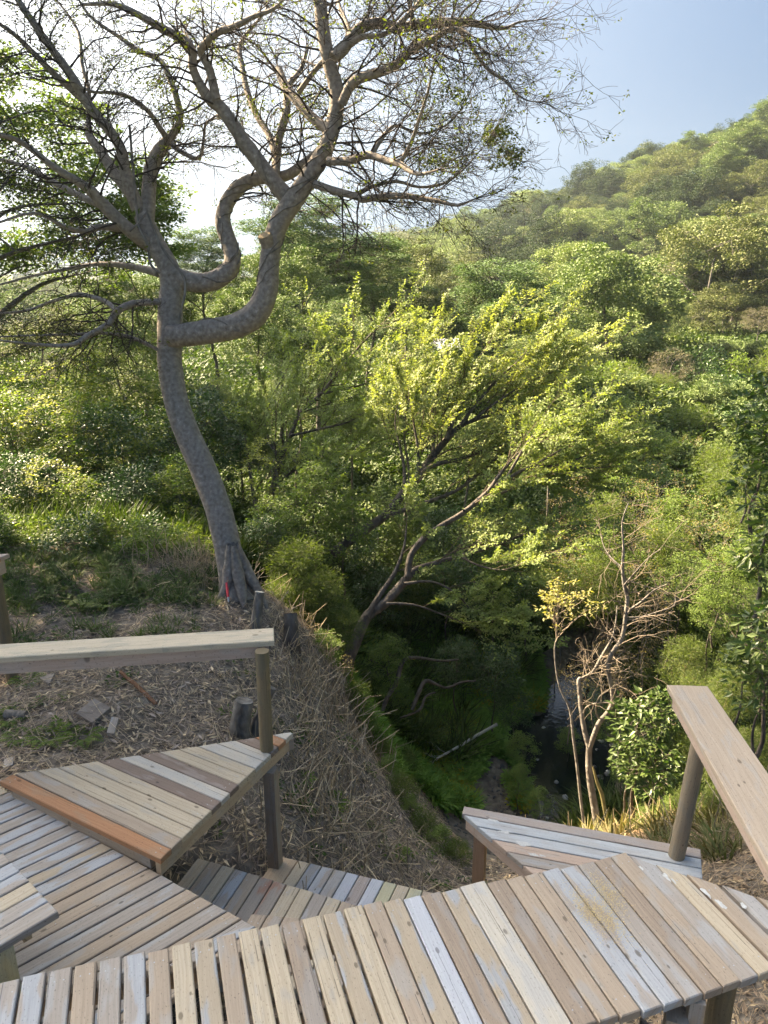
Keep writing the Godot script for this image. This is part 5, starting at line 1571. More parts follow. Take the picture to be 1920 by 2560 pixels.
func build_litter() -> void:
	var straw := MB.new()
	straw.tube(PackedVector3Array([Vector3(-0.5, 0, 0), Vector3(0, 0.03, 0.01), Vector3(0.5, 0, 0)]), PackedFloat32Array([0.011, 0.011, 0.008]), 4)
	for i in straw.v.size(): straw.c.push_back(Color.WHITE)
	straw.t.clear()
	var leafm := MB.new()
	leafm.leaf(Vector3(-0.5, 0, 0), Vector3.RIGHT, Vector3.UP, 1.0, 0.2, Color.WHITE)
	var sx := []
	var sc := []
	var lx := []
	var lc := []
	var dry := [Color(0.30, 0.25, 0.19), Color(0.22, 0.185, 0.155), Color(0.36, 0.30, 0.21), Color(0.16, 0.135, 0.12), Color(0.27, 0.235, 0.21), Color(0.42, 0.36, 0.26)]
	var n := 0
	while n < 95000:
		var x := rng.randf_range(-5.5, 5.5)
		var z := rng.randf_range(-10.2, -2.8)
		if under_deck(x, z): continue
		var h := ground(x, z)
		if h < -7.2: continue
		var on_right := x > 1.3
		if on_right and z < -7.2: continue
		if x > 0.9 and x < 2.0 and z < -6.5: continue
		if x < -2.6 and z < -7.4 and rng.randf() < 0.6: continue
		n += 1
		var c: Color = dry[rng.randi() % 6] * rng.randf_range(0.9, 1.9)
		c = c * Color(1.0, 0.94, 0.86)
		if on_right: c = c.lerp(Color(0.36, 0.24, 0.13), 0.45)
		if n % 5 < 2:
			var l := rng.randf_range(0.06, 0.26) if rng.randf() < 0.93 else rng.randf_range(0.35, 0.9)
			var th := rng.randf_range(0.12, 0.28) / maxf(l, 0.05) * 0.6
			sx.append(lay(x, z, 0.35, Vector3(l, l * th, l * th), rng.randf_range(0.0, 0.045))); sc.append(c)
		else:
			var l := rng.randf_range(0.035, 0.095)
			lx.append(lay(x, z, 0.8, Vector3(l, l, l * rng.randf_range(0.7, 1.5)), rng.randf_range(0.0, 0.035))); lc.append(c * 0.95)
	scatter("straw_litter", "dry bamboo stalks strewn over the bank", "litter", straw.mesh(M.litter), sx, sc)
	scatter("leaf_litter", "dead narrow bamboo leaves matted over the bank", "litter", leafm.mesh(M.litter), lx, lc)
	# standing dead canes at the bank's brow
	var cane := MB.new()
	cane.tube(PackedVector3Array([Vector3(0, -0.1, 0), Vector3(0.03, 0.5, 0.02), Vector3(0.0, 1.0, 0.06)]), PackedFloat32Array([0.011, 0.010, 0.007]), 5)
	for i in cane.v.size(): cane.c.push_back(Color.WHITE)
	cane.t.clear()
	var cx := []
	var cc := []
	for k in 1500:
		var q: Array = [[-0.75, -7.0, 0.32, 0.9], [-0.55, -6.2, 0.3, 0.8], [-0.7, -8.2, 0.35, 0.7], [-2.2, -8.7, 0.4, 0.25], [3.6, -6.0, 0.8, 0.7], [-0.4, -5.3, 0.3, 0.5]][k % 6]
		var x: float = q[0] + rng.randfn(0, q[2])
		var z: float = q[1] + rng.randfn(0, q[3])
		var l := rng.randf_range(0.10, 0.42)
		if k % 6 == 4: l *= 1.6
		var b := Basis(Vector3(rng.randf_range(-1, 1), 0, rng.randf_range(-1, 1)).normalized(), rng.randfn(0, 0.75)) * Basis(Vector3.UP, rng.randf() * TAU)
		cx.append(Transform3D(b.scaled(Vector3(0.45, l, 0.45)), Vector3(x, ground(x, z), z)))
		cc.append(dry[rng.randi() % 6].lerp(Color(0.34, 0.27, 0.16), 0.5) * rng.randf_range(0.7, 1.5))
	scatter("dead_canes", "standing dead cane stubble along the brow of the bank", "canes", cane.mesh(M.litter), cx, cc)
	# green things on the ground
	var herb := MB.new()
	for k in 26: 
		var a := rng.randf() * TAU
		var d := Vector3(cos(a), rng.randf_range(0.15, 1.1), sin(a)).normalized()
		var p := d * rng.randf_range(0.1, 0.9)
		var nn := (Vector3.UP + ru() * 0.5).normalized()
		var ld := Vector3(cos(a), 0.1, sin(a)) + ru() * 0.4
		ld = (ld - nn * ld.dot(nn)).normalized()
		herb.leaf(p, ld, nn, 0.5, 0.28, Color.WHITE * rng.randf_range(0.75, 1.2))
	var grass := MB.new()
	for k in 22:
		var a := rng.randf() * TAU
		var d := Vector3(cos(a) * 0.5, 1, sin(a) * 0.5).normalized()
		grass.blade(Vector3(cos(a), 0, sin(a)) * rng.randf() * 0.25, d, Vector3(-sin(a), 0, cos(a)), rng.randf_range(0.6, 1.1), 0.06, Vector3(cos(a), -0.35, sin(a)) * rng.randf_range(0.1, 0.5), Color.WHITE * rng.randf_range(0.8, 1.2))
	var hx := []
	var hc := []
	var gx := []
	var gc := []
	# plateau
	for k in 2600:
		var x := rng.randf_range(-5.6, -1.9)
		var z := rng.randf_range(-10.5, -6.9)
		if z > -7.7 and rng.randf() < 0.75: continue
		if lump.get_noise_2d(x * 60, z * 60) < -0.1 and rng.randf() < 0.8: continue
		var s := rng.randf_range(0.05, 0.13)
		var g := Color(0.05, 0.085, 0.022).lerp(Color(0.13, 0.17, 0.05), rng.randf())
		if k % 2: hx.append(lay(x, z, 0.2, Vector3(s, s, s), 0.0)); hc.append(g)
		else: gx.append(lay(x, z, 0.2, Vector3(s, s, s) * 1.6, 0.0)); gc.append(g)
	for k in 420:
		var x := rng.randf_range(-4.5, 0.9)
		var z := rng.randf_range(-7.5, -4.6)
		if x < -0.6 and lump.get_noise_2d(x * 50 + 9, z * 50) < 0.12: continue
		if rng.randf() < 0.6 and x > -0.6: continue
		var s := rng.randf_range(0.04, 0.10)
		hx.append(lay(x, z, 0.25, Vector3(s, s, s), 0.0)); hc.append(Color(0.05, 0.09, 0.018).lerp(Color(0.12, 0.17, 0.03), rng.randf()))
	scatter("low_herbs", "low green herbs dotted over the litter bank", "herbs", herb.mesh(M.leaf_plain), hx, hc)
	# the green patch by the water
	hx = []; hc = []
	n = 0
	while n < 11000:
		var x := rng.randf_range(-0.9, 3.0)
		var z := rng.randf_range(-14.0, -8.3)
		var h := ground(x, z)
		if h < -7.62 or h > -5.4: continue
		var edge := (x - 0.2) * 0.62 + (z + 9.9) * 0.78
		if edge > 0.95 + 0.9 * lump.get_noise_2d(x * 40, z * 40): continue
		n += 1
		var s := rng.randf_range(0.07, 0.17)
		var g := Color(0.12, 0.23, 0.04).lerp(Color(0.23, 0.37, 0.07), rng.randf())
		var yel := lump.get_noise_2d(x * 30 + 40, z * 30)
		if yel > 0.2 and rng.randf() < 0.35: g = Color(0.30, 0.27, 0.02)
		if n % 3: hx.append(lay(x, z, 0.2, Vector3(s, s * 1.3, s), 0.0)); hc.append(g)
		else: gx.append(lay(x, z, 0.2, Vector3(s, s, s) * 1.7, 0.0)); gc.append(g)
	scatter("green_herbs", "lush green herbs with yellow flowers beside the stream", "herbs", herb.mesh(M.leaf_plain), hx, hc)
	# far side of the stream and the slopes under the shrubs
	for k in 9000:
		var z := rng.randf_range(-27.0, -8.0)
		var x := rng.randf_range(-0.62, 0.62) * -z + 0.5
		if absf(x) > 15: continue
		var h := ground(x, z)
		if h < -7.4: continue
		if x > -5 and x < 2.2 and z > -10: continue
		var s := rng.randf_range(0.14, 0.34)
		gx.append(lay(x, z, 0.3, Vector3(s, s * 1.2, s) * 1.5, 0.0)); gc.append(Color(0.035, 0.06, 0.016).lerp(Color(0.10, 0.14, 0.035), rng.randf()))
	for k in 500:
		var x := rng.randf_range(2.0, 5.5)
		var z := rng.randf_range(-8.6, -4.8)
		var s := rng.randf_range(0.08, 0.22)
		gx.append(lay(x, z, 0.3, Vector3(s, s, s) * 1.5, 0.0)); gc.append(Color(0.06, 0.09, 0.02).lerp(Color(0.24, 0.18, 0.09), rng.randf()))
	scatter("grass", "grass and low green growth on the banks", "grass", grass.mesh(M.leaf_plain), gx, gc)
	# leafy undergrowth further back
	var clump := MB.new()
	for k in 16: cluster(clump, Vector3(rng.randf_range(-0.7, 0.7), rng.randf_range(0.1, 0.8), rng.randf_range(-0.7, 0.7)), 0.3, 0.6, 22, 0.13, 0.08, 0.7, Color(0.6, 0.6, 0.6), Color(1.3, 1.3, 1.3), Vector3.ZERO)
	var ux := []
	var uc := []
	for k in 5200:
		var z := -rng.randf_range(13.5, 62.0)
		var x := rng.randf_range(-0.66, 0.62) * -z
		var h := ground(x, z)
		if x > 0 and x < 5.5 and z > -18 and h < -7.3: continue
		var s := rng.randf_range(0.55, 1.2) * clampf(-z / 22.0, 0.7, 1.6)
		ux.append(Transform3D(Basis(Vector3.UP, rng.randf() * TAU).scaled(Vector3(s, s, s)), Vector3(x, h, z)))
		uc.append(Color(0.05, 0.085, 0.02).lerp(Color(0.16, 0.2, 0.045), rng.randf() * rng.randf()))
	for k in 2600:
		var z := -rng.randf_range(13.5, 62.0)
		var x := rng.randf_range(0.62, 1.1) * -z * (1.0 if k % 2 else -1.0)
		var s := rng.randf_range(0.6, 1.3) * clampf(-z / 22.0, 0.7, 1.6)
		ux.append(Transform3D(Basis(Vector3.UP, rng.randf() * TAU).scaled(Vector3(s, s, s)), Vector3(x, ground(x, z), z)))
		uc.append(Color(0.05, 0.085, 0.02).lerp(Color(0.16, 0.2, 0.045), rng.randf() * rng.randf()))
	for k in 1500:
		var z := rng.randf_range(-14.0, 3.0)
		var x := rng.randf_range(6.4, 17.0) if k % 2 else rng.randf_range(-15.5, -6.6)
		var s := rng.randf_range(0.35, 0.8)
		ux.append(Transform3D(Basis(Vector3.UP, rng.randf() * TAU).scaled(Vector3(s, s, s)), Vector3(x, ground(x, z), z)))
		uc.append(Color(0.05, 0.085, 0.02).lerp(Color(0.14, 0.18, 0.04), rng.randf() * rng.randf()))
	scatter("undergrowth", "leafy undergrowth filling the ground beneath the trees", "undergrowth", clump.mesh(M.leaf_plain), ux, uc)

# ------------------------------------------------------------------ small things on the bank
func offcut(label: String, p: Vector3, l: float, w: float, h: float, turn: float, m: Material, tri := false, called := "wood_offcut") -> void:
	var o := thing(called, label, "wood", p)
	var d := Vector3(cos(turn), 0, sin(turn))
	var s := d.cross(Vector3.UP) * w * 0.5
	var a := p - d * l * 0.5
	var b := p + d * l * 0.5
	var n := slope_n(p.x, p.z)
	var mb := MB.new()
	var q := [a - s, b - s, b + s * (0.1 if not tri else -0.85), a + s] if tri else [a - s, b - s, b + s, a + s]
	for i in 4: q[i].y -= (n.x * (q[i].x - p.x) + n.z * (q[i].z - p.z)) / maxf(n.y, 0.3)
	board(mb, q, 0.0, h, uo(), 0.003)
	part(o, "block", mb.mesh(m))

func stump(called: String, label: String, p: Vector3, top: Vector3, r: float, m: Material, cap: Material) -> void:
	var o := thing(called, label, "stump", p)
	var mb := MB.new()
	var pts := PackedVector3Array([p - Vector3(0, 0.15, 0), p.lerp(top, 0.3), p.lerp(top, 0.65), top])
	mb.tube(pts, PackedFloat32Array([r * 1.35, r * 1.1, r, r * 0.95]), 14, false, 0.16, lump)
	var bole := part(o, "bole", mb.mesh(m))
	var cb := MB.new()
	var d := (top - p).normalized()
	cb.tube(PackedVector3Array([top - d * 0.012, top + d * 0.003]), PackedFloat32Array([r * 0.93, r * 0.9]), 14, true, 0.1, lump)
	part(bole, "cut_face", cb.mesh(cap))

func on_ground(x: float, y: float) -> Vector3:
	# the ground seen at a place of the print
	var z := 4.0
	while z < 14.0:
		var p := at(x * 1.1573, y * 1.1573, z)
		if p.y <= ground(p.x, p.z): return p
		z += 0.03
	return at(x * 1.1573, y * 1.1573, 9.0)

func build_small_things() -> void:
	offcut("square grey board offcut lying on the litter behind the wedge platform", on_ground(203, 1545) + Vector3(0, 0.05, 0), 0.19, 0.2, 0.035, 0.5, W("darkgrey"))
	offcut("dark wedge-shaped board standing on the litter below the pale rail", on_ground(95, 1480) + Vector3(0, 0.06, 0), 0.3, 0.16, 0.03, 1.3, W("darkgrey"), true)
	offcut("short wooden block on the litter beside the square board offcut", on_ground(245, 1575) + Vector3(0, 0.04, 0), 0.17, 0.06, 0.04, 1.5, W("grey"))
	offcut("grey block just behind the orange plank's end", on_ground(20, 1655) + Vector3(0, 0.04, 0), 0.12, 0.07, 0.05, 1.2, W("grey"))
	var lg := thing("short_log", "short grey log lying in the plants near the rail's round post", "log", on_ground(37, 1555))
	var q := on_ground(37, 1552)
	var mb := MB.new()
	mb.tube(PackedVector3Array([q + Vector3(-0.09, 0.04, 0), q + Vector3(0.09, 0.04, 0.02)]), PackedFloat32Array([0.04, 0.04]), 12, true)
	part(lg, "bole", mb.mesh(M.bark_pale))
	var st := thing("fallen_stick", "reddish stick lying slantwise on the litter under the pale rail", "stick", on_ground(300, 1500))
	var a := on_ground(262, 1462)
	var b := on_ground(338, 1532)
	mb = MB.new()
	mb.tube(PackedVector3Array([a + Vector3(0, 0.05, 0), a.lerp(b, 0.5) + Vector3(0, 0.06, 0), b + Vector3(0, 0.05, 0)]), PackedFloat32Array([0.018, 0.02, 0.018]), 8, true)
	part(st, "shaft", mb.mesh(M.redwood))
	var p := at(548 * 1.1573, 1345 * 1.1573, 8.3)
	p.y = ground(p.x, p.z)
	stump("sawn_stump", "slim grey stump with a pale sawn top beside the bare tree", p, at(561 * 1.1573, 1279 * 1.1573, 8.35), 0.055, M.bark_pale, M.cutpale)
	p = at(630 * 1.1573, 1390 * 1.1573, 8.6)
	p.y = ground(p.x, p.z)
	stump("broken_stump", "dark broken stump with a reddish top on the bank's brow", p, at(628 * 1.1573, 1325 * 1.1573, 8.7), 0.08, M.bark_brown, M.redwood)
	p = on_ground(515, 1590)
	stump("weathered_stump", "weathered split stump behind the tip of the wedge platform", p, p + Vector3(0.06, 0.32, -0.05), 0.085, M.bark_pale, M.bark_pale)
	p = on_ground(540, 1590)
	stump("weathered_stump", "leaning grey split of wood against the weathered stump", p, p + Vector3(0.2, 0.42, -0.1), 0.04, M.bark_pale, M.bark_pale)
	# red marker at the foot of the tree
	var r := thing("red_handle", "small red handle stuck against the foot of the bare tree", "tool", at(490 * 1.1573, 1285 * 1.1573, 8.6))
	mb = MB.new()
	mb.tube(PackedVector3Array([at(493 * 1.1573, 1290 * 1.1573, 8.62), at(491 * 1.1573, 1274 * 1.1573, 8.66), at(489 * 1.1573, 1259 * 1.1573, 8.7)]), PackedFloat32Array([0.013, 0.015, 0.012]), 10, true)
	part(r, "grip", mb.mesh(M.red))
	mb = MB.new()
	mb.tube(PackedVector3Array([at(493 * 1.1573, 1290 * 1.1573, 8.62), at(494 * 1.1573, 1300 * 1.1573, 8.6)]), PackedFloat32Array([0.012, 0.009]), 8, true)
	part(r, "neck", mb.mesh(M.steel))
	# ferns on the plateau and the slope
	for f in [[200, 1305, 0.26], [232, 1310, 0.22], [160, 1300, 0.2], [60, 1480, 0.2], [870, 1640, 0.22], [720, 1740, 0.18], [650, 1690, 0.16], [860, 1850, 0.14], [20, 1560, 0.2], [110, 1600, 0.22], [180, 1600, 0.2], [40, 1600, 0.16]]:
		fern(on_ground(f[0], f[1]), f[2], "small green fern growing on the litter bank")
	# the far town: two flats and a pale roof
	building(at(235 * 1.1573, 610 * 1.1573, 240), 9.0, 22.0, 9.0, "distant grey block of flats hazy between the limbs of the bare tree", 6, 4)
	building(at(60 * 1.1573, 590 * 1.1573, 260), 7.0, 18.0, 8.0, "farther narrow grey block of flats near the sun's glare", 5, 3)
	var h := thing("house", "low house with a pale metal roof half hidden by the brightest maple", "house", at(955 * 1.1573, 740 * 1.1573, 44) - Vector3(0, 3, 0))
	var hp := at(953 * 1.1573, 731 * 1.1573, 44)
	mb = MB.new()
	board(mb, [hp + Vector3(-0.85, 0, 1.5), hp + Vector3(-0.85, 0, -1.5), hp + Vector3(0.85, 0, -1.5), hp + Vector3(0.85, 0, 1.5)], -0.5, 4.5, Vector2(0, 0), 0.02)
	part(h, "wall", mb.mesh(M.concrete))
	mb = MB.new()
	board(mb, [hp + Vector3(-1.0, -0.45, 1.8), hp + Vector3(-1.0, 0, 0), hp + Vector3(1.0, 0, 0), hp + Vector3(1.0, -0.45, 1.8)], 0, 0.08, Vector2(0, 0), 0.01)
	part(h, "roof", mb.mesh(M.roof))
	mb = MB.new()
	board(mb, [hp + Vector3(-1.0, 0, -0.01), hp + Vector3(-1.0, -0.45, -1.8), hp + Vector3(1.0, -0.45, -1.8), hp + Vector3(1.0, 0, -0.01)], 0, 0.08, Vector2(0, 0), 0.01)
	part(h, "roof", mb.mesh(M.roof))

func building(top: Vector3, w: float, hgt: float, d: float, label: String, rows: int, cols: int) -> void:
	var o := thing("apartment_building", label, "building", top - Vector3(0, hgt, 0))
	var mb := MB.new()
	board(mb, [top + Vector3(-w / 2, 0, d / 2), top + Vector3(-w / 2, 0, -d / 2), top + Vector3(w / 2, 0, -d / 2), top + Vector3(w / 2, 0, d / 2)], 0, hgt, Vector2.ZERO, 0.05)
	part(o, "wall", mb.mesh(M.concrete))
	mb = MB.new()
	board(mb, [top + Vector3(-w / 4, 1.4, d / 4), top + Vector3(-w / 4, 1.4, -d / 4), top + Vector3(w / 5, 1.4, -d / 4), top + Vector3(w / 5, 1.4, d / 4)], 0, 1.4, Vector2.ZERO, 0.05)
	part(o, "roof_house", mb.mesh(M.concrete))
	for r in rows:
		for c in cols:
			var wb := MB.new()
			var x := top.x - w / 2 + (c + 0.5) * w / cols
			var y := top.y - 1.0 - r * 2.9
			board(wb, [Vector3(x - w / cols * 0.32, y, top.z + d / 2 + 0.04), Vector3(x - w / cols * 0.32, y, top.z + d / 2 - 0.2), Vector3(x + w / cols * 0.32, y, top.z + d / 2 - 0.2), Vector3(x + w / cols * 0.32, y, top.z + d / 2 + 0.04)], 0, 1.5, Vector2.ZERO, 0.01)
			var win := part(o, "window", wb.mesh(M.concrete))
			var pb := MB.new()
			board(pb, [Vector3(x - w / cols * 0.28, y - 0.12, top.z + d / 2 + 0.08), Vector3(x - w / cols * 0.28, y - 0.12, top.z + d / 2 - 0.1), Vector3(x + w / cols * 0.28, y - 0.12, top.z + d / 2 - 0.1), Vector3(x + w / cols * 0.28, y - 0.12, top.z + d / 2 + 0.08)], 0, 1.26, Vector2.ZERO, 0.01)
			part(win, "pane", pb.mesh(M.window))

func fern(p: Vector3, r: float, label: String) -> void:
	var o := thing("fern", label, "fern", p, "ferns on the litter bank")
	var k := 7
	for i in k:
		var a := TAU * i / k + rng.randf_range(-0.3, 0.3)
		var mb := MB.new()
		var d := Vector3(cos(a), 0, sin(a))
		var s := Vector3(-sin(a), 0, cos(a))
		for j in 12:
			var t := (j + 1) / 12.0
			var c := p + d * r * t + Vector3(0, r * (1.1 * t - 1.0 * t * t), 0)
			var l := r * 0.34 * sin(PI * clampf(t * 0.9 + 0.12, 0, 1))
			for e in [-1.0, 1.0]:
				mb.leaf(c, (s * e + d * 0.45 + Vector3(0, -0.1, 0)).normalized(), Vector3.UP, l, r * 0.09, Color(0.08, 0.14, 0.022).lerp(Color(0.17, 0.22, 0.04), rng.randf()))
		part(o, "frond", mb.mesh(M.leaf))

# ------------------------------------------------------------------ light and materials
func make_sky(sun: Vector3) -> Image:
	var w := 768
	var h := 384
	var im := Image.create(w, h, false, Image.FORMAT_RGBF)
	for y in h:
		var th := PI * (y + 0.5) / h
		var e := cos(th)
		for x in w:
			var ph := TAU * (x + 0.5) / w
			var d := Vector3(sin(th) * sin(ph), e, -sin(th) * cos(ph))
			var up := maxf(d.y, 0.0)
			var haze := exp(-up * 5.0)
			var c := Vector3(0.008, 0.028, 0.066).lerp(Vector3(0.026, 0.047, 0.070), haze)
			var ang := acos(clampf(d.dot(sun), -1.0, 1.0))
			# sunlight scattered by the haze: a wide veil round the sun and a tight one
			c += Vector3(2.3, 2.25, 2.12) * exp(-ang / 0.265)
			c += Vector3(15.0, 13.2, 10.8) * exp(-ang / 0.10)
			if d.y < 0.0: c = c.lerp(Vector3(0.10, 0.11, 0.08), clampf(-d.y * 9.0, 0, 1))
			im.set_pixel(x, y, Color(c.x, c.y, c.z))
	return im

func make_materials() -> void:
	M.grain_normal = bump(0.02, 5, 3.0)
	M.soil = smat("soil", ntex(0.012, 3, [[0.0, 0.07, 0.057, 0.046], [0.45, 0.14, 0.118, 0.095], [0.7, 0.21, 0.18, 0.145], [1.0, 0.29, 0.25, 0.2]], 512), Vector3(0.9, 0.9, 0.9), 0.95, bump(0.03, 8, 6.0), 1.0)
	M.forest_floor = smat("forest_floor", ntex(0.02, 4, [[0.0, 0.018, 0.026, 0.01], [0.5, 0.04, 0.055, 0.018], [1.0, 0.085, 0.095, 0.03]], 256), Vector3(0.15, 0.15, 0.15), 0.95)
	M.bark = smat("bark", ntex(0.024, 21, [[0.0, 0.11, 0.092, 0.076], [0.3, 0.19, 0.163, 0.138], [0.55, 0.25, 0.218, 0.187], [0.75, 0.30, 0.265, 0.23], [0.9, 0.40, 0.362, 0.32], [1.0, 0.47, 0.43, 0.385]], 512, 6), Vector3(1.2, 1.2, 1.2), 0.9, bump(0.022, 22, 8.0, 512), 0.8)
	M.bark_brown = smat("bark_brown", ntex(0.02, 31, [[0.0, 0.045, 0.038, 0.032], [0.5, 0.10, 0.086, 0.073], [1.0, 0.19, 0.168, 0.145]]), Vector3(1.6, 0.8, 1.6), 0.9, bump(0.04, 32, 6.0), 1.0)
	M.bark_pale = smat("bark_pale", ntex(0.02, 41, [[0.0, 0.075, 0.066, 0.058], [0.5, 0.16, 0.145, 0.128], [1.0, 0.29, 0.27, 0.24]]), Vector3(1.8, 0.9, 1.8), 0.9, bump(0.04, 42, 6.0), 1.0)
	M.twig = flat("twig", lin(0.05, 0.042, 0.038), 0.9)
	M.twig_brown = flat("twig_brown", lin(0.09, 0.07, 0.05), 0.9)
	M.twig_pale = flat("twig_pale", lin(0.19, 0.155, 0.12), 0.9)
	M.cane = smat("cane", ntex(0.03, 51, [[0.0, 0.13, 0.115, 0.05], [1.0, 0.32, 0.28, 0.14]]), Vector3(1, 1, 1), 0.6)
	M.cane_pale = flat("cane_pale", lin(0.42, 0.42, 0.38), 0.6)
	M.cutwood = smat("cutwood", ntex(0.03, 61, [[0.0, 0.22, 0.16, 0.09], [1.0, 0.42, 0.33, 0.2]]), Vector3(6, 6, 6), 0.9)
	M.cutpale = smat("cutpale", ntex(0.03, 62, [[0.0, 0.42, 0.38, 0.32], [1.0, 0.68, 0.63, 0.55]]), Vector3(6, 6, 6), 0.9)
	M.redwood = smat("redwood", ntex(0.03, 63, [[0.0, 0.09, 0.045, 0.025], [1.0, 0.26, 0.14, 0.08]]), Vector3(5, 5, 5), 0.85)
	M.leaf = leafmat("leaf", Color(0.95, 1.0, 0.55), 0.5, 0.35)
	M.leaf_far = leafmat("leaf_far", Color(0.5, 0.55, 0.28), 0.6, 0.25)
	M.leaf_plain = leafmat("leaf_plain", Color(0.65, 0.7, 0.4), 0.6, 0.3)
	M.leaf_dark = leafmat("leaf_dark", Color(0.5, 0.6, 0.3), 0.45, 0.4)
	M.leaf_gloss = leafmat("leaf_gloss", Color(0.6, 0.7, 0.35), 0.42, 0.42)
	M.leaf_bright = leafmat("leaf_bright", Color(1.0, 1.0, 0.6), 0.5, 0.35)
	var li := leafmat("litter", Color(0.2, 0.18, 0.15), 0.85, 0.25)
	M.litter = li
	M.steel = flat("steel", lin(0.42, 0.42, 0.42), 0.4, 0.5)
	M.steel.metallic = 0.6
	M.putty = smat("putty", ntex(0.05, 71, [[0.0, 0.42, 0.41, 0.385], [1.0, 0.62, 0.61, 0.58]], 128), Vector3(8, 8, 8), 0.9)
	M.red = flat("red_plastic", lin(0.55, 0.02, 0.035), 0.4, 0.5)
	M.concrete = smat("concrete", ntex(0.03, 81, [[0.0, 0.38, 0.38, 0.38], [1.0, 0.5, 0.5, 0.49]], 128), Vector3(0.1, 0.1, 0.1), 0.9)
	M.window = flat("window_glass", lin(0.06, 0.07, 0.08), 0.2, 0.5)
	M.roof = flat("roof_metal", lin(0.42, 0.44, 0.47), 0.5, 0.4)
	M.stone0 = flat("stone_pale", lin(0.2, 0.195, 0.185), 0.8)
	M.stone1 = flat("stone_grey", lin(0.09, 0.09, 0.09), 0.8)
	M.stone2 = flat("stone_white", lin(0.42, 0.41, 0.39), 0.8)
	var wa := StandardMaterial3D.new()
	wa.resource_name = "water"
	wa.albedo_color = lin(0.008, 0.012, 0.014)
	wa.roughness = 0.05
	wa.metallic_specular = 0.5
	wa.uv1_triplanar = true
	wa.uv1_world_triplanar = true
	wa.uv1_scale = Vector3(1.1, 1.1, 1.1)
	wa.normal_enabled = true
	wa.normal_texture = bump(0.03, 91, 2.4)
	wa.normal_scale = 0.22
	M.water = wa
	M.tan = woodmat("wood_tan", 1, Vector3(0.538, 0.443, 0.349), Vector3(0.312, 0.243, 0.181), Vector3(0.498, 0.453, 0.408), 0.25)
	M.cream = woodmat("wood_cream", 2, Vector3(0.662, 0.575, 0.448), Vector3(0.404, 0.323, 0.224), Vector3(0.572, 0.518, 0.441), 0.3)
	M.brown = woodmat("wood_brown", 3, Vector3(0.453, 0.367, 0.289), Vector3(0.247, 0.190, 0.145), Vector3(0.441, 0.396, 0.359), 0.25)
	M.grey = woodmat("wood_grey", 4, Vector3(0.497, 0.444, 0.398), Vector3(0.268, 0.232, 0.200), Vector3(0.514, 0.502, 0.498), 0.1)
	M.blue = woodmat("wood_blue", 5, Vector3(0.506, 0.454, 0.408), Vector3(0.299, 0.267, 0.242), Vector3(0.540, 0.570, 0.623), -0.12)
	M.bluetan = woodmat("wood_bluetan", 6, Vector3(0.566, 0.480, 0.369), Vector3(0.331, 0.265, 0.192), Vector3(0.473, 0.502, 0.547), 0.12)
	M.lavender = woodmat("wood_lavender", 7, Vector3(0.607, 0.619, 0.698), Vector3(0.411, 0.412, 0.454), Vector3(0.641, 0.670, 0.732), -0.3, 5)
	M.bluewhite = woodmat("wood_bluewhite", 8, Vector3(0.602, 0.607, 0.620), Vector3(0.389, 0.382, 0.382), Vector3(0.646, 0.684, 0.732), -0.15, 5)
	M.white = woodmat("wood_white", 9, Vector3(0.688, 0.643, 0.565), Vector3(0.457, 0.409, 0.344), Vector3(0.626, 0.606, 0.578), 0.1, 5)
	M.umber = woodmat("wood_umber", 10, Vector3(0.314, 0.239, 0.196), Vector3(0.180, 0.134, 0.112), Vector3(0.401, 0.340, 0.305), 0.3)
	M.orange = woodmat("wood_orange", 11, Vector3(0.56, 0.30, 0.16), Vector3(0.33, 0.16, 0.08), Vector3(0.50, 0.31, 0.19), 0.3)
	M.pine = woodmat("wood_pine", 12, Vector3(0.636, 0.500, 0.356), Vector3(0.429, 0.315, 0.208), Vector3(0.614, 0.519, 0.408), 0.35)
	M.pineorange = woodmat("wood_pineorange", 13, Vector3(0.590, 0.401, 0.260), Vector3(0.404, 0.245, 0.155), Vector3(0.576, 0.456, 0.345), 0.4)
	M.pink = woodmat("wood_pink", 14, Vector3(0.658, 0.522, 0.436), Vector3(0.459, 0.335, 0.262), Vector3(0.644, 0.541, 0.471), 0.35, 4)
	M.mauve = woodmat("wood_mauve", 15, Vector3(0.534, 0.464, 0.427), Vector3(0.334, 0.277, 0.245), Vector3(0.519, 0.474, 0.462), 0.1)
	M.green = woodmat("wood_green", 16, Vector3(0.605, 0.573, 0.404), Vector3(0.415, 0.384, 0.245), Vector3(0.543, 0.540, 0.409), 0.2, 4)
	M.olive = woodmat("wood_olive", 17, Vector3(0.320, 0.254, 0.153), Vector3(0.168, 0.127, 0.076), Vector3(0.246, 0.214, 0.143), 0.2, 4)
	M.darkgrey = woodmat("wood_darkgrey", 18, Vector3(0.30, 0.26, 0.23), Vector3(0.155, 0.13, 0.112), Vector3(0.33, 0.30, 0.275), 0.2, 4)
	M.slate = woodmat("wood_slate", 19, Vector3(0.399, 0.396, 0.400), Vector3(0.244, 0.228, 0.221), Vector3(0.386, 0.416, 0.470), 0.0, 4)
	M.cap = woodmat("wood_cap", 20, Vector3(0.80, 0.69, 0.54), Vector3(0.50, 0.43, 0.30), Vector3(0.64, 0.58, 0.46), 0.25, 3)
	M.railbrown = woodmat("wood_railbrown", 23, Vector3(0.64, 0.53, 0.42), Vector3(0.38, 0.30, 0.225), Vector3(0.60, 0.53, 0.46), 0.3, 3)
	M.postbrown = woodmat("wood_postbrown", 24, Vector3(0.423, 0.351, 0.250), Vector3(0.236, 0.189, 0.129), Vector3(0.371, 0.328, 0.257), 0.3, 5)
	M.greyorange = woodmat("wood_greyorange", 25, Vector3(0.451, 0.398, 0.346), Vector3(0.272, 0.230, 0.194), Vector3(0.476, 0.258, 0.176), 0.32)
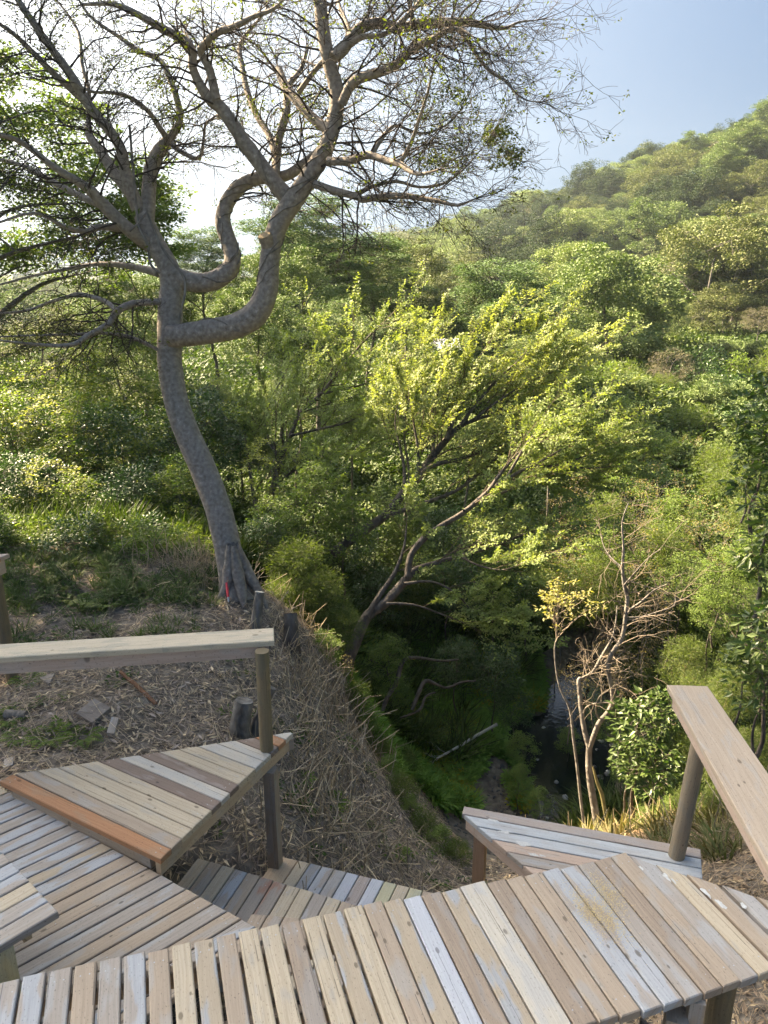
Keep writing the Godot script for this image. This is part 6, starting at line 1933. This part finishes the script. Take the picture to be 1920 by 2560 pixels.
	M.tanorange = M.greyorange

# things of one kind that share a label are told apart by their order across the scene
func tell_apart() -> void:
	var by := {}
	for o in get_children():
		if o is Node3D and o.has_meta("group") and not o.has_meta("kind"):
			var k: String = o.get_meta("label")
			if not by.has(k): by[k] = []
			by[k].append(o)
	var nth := ["first", "second", "third", "fourth", "fifth", "sixth", "seventh", "eighth", "ninth", "tenth", "eleventh", "twelfth"]
	for k: String in by:
		var l: Array = by[k]
		if l.size() < 2 or l.size() > 12: continue
		l.sort_custom(func(a, b): return a.position.x / maxf(0.5, -a.position.z) < b.position.x / maxf(0.5, -b.position.z))
		var short := k.replace(",", " ").split(" ", false).size() < 12
		for i in l.size(): l[i].set_meta("label", k + ", " + nth[i] + (" from the bare tree" if short and l[i].position.x > -1.7 else " from left"))

func _ready() -> void:
	rng.seed = 20240418
	lump = noise(0.02, 77, 3)
	# camera
	var cam := Camera3D.new()
	cam.name = "camera"
	cam.fov = rad_to_deg(2.0 * atan(1280.0 / FL))
	cam.near = 0.05
	cam.far = 1500.0
	cam.rotation = Vector3(-deg_to_rad(18.0), 0, 0)
	add_child(cam)
	cam.current = true
	# sun and sky
	var sun_az := deg_to_rad(53.0)
	var sun_el := deg_to_rad(36.0)
	var sun := Vector3(-sin(sun_az) * cos(sun_el), sin(sun_el), -cos(sun_az) * cos(sun_el))
	var dl := DirectionalLight3D.new()
	dl.name = "sun"
	dl.light_energy = 1.6
	dl.light_color = Color(1.0, 0.90, 0.74)
	dl.light_angular_distance = 0.55
	dl.shadow_enabled = true
	add_child(dl)
	dl.look_at_from_position(Vector3.ZERO, -sun, Vector3.UP)
	var env := Environment.new()
	env.background_mode = Environment.BG_SKY
	var pano := PanoramaSkyMaterial.new()
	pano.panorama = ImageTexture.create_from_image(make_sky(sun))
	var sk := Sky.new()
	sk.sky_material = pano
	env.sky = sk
	env.tonemap_mode = Environment.TONE_MAPPER_LINEAR
	env.tonemap_exposure = 7.8
	env.volumetric_fog_enabled = true
	env.volumetric_fog_density = 0.00034
	env.volumetric_fog_albedo = Color(0.90, 0.95, 1.0)
	env.volumetric_fog_anisotropy = 0.6
	env.sdfgi_enabled = true
	env.ssao_enabled = true
	env.ssil_enabled = true
	var we := WorldEnvironment.new()
	we.name = "environment"
	we.environment = env
	add_child(we)

	var t0 := Time.get_ticks_msec()
	make_materials()
	print("materials ", Time.get_ticks_msec() - t0)
	build_land()
	print("land ", Time.get_ticks_msec() - t0)
	build_decks()
	print("decks ", Time.get_ticks_msec() - t0)
	build_big_tree()
	print("bare tree ", Time.get_ticks_msec() - t0)
	build_maples()
	print("maples ", Time.get_ticks_msec() - t0)
	make_kinds()
	print("kinds ", Time.get_ticks_msec() - t0)
	build_woods()
	build_shrubs()
	print("woods ", Time.get_ticks_msec() - t0)
	build_stream_trees()
	build_stream()
	build_litter()
	print("litter ", Time.get_ticks_msec() - t0)
	build_small_things()
	for k in V:
		if not V[k][0].get_meta("used"): V[k][0].queue_free()
	tell_apart()
	print("done ", Time.get_ticks_msec() - t0)
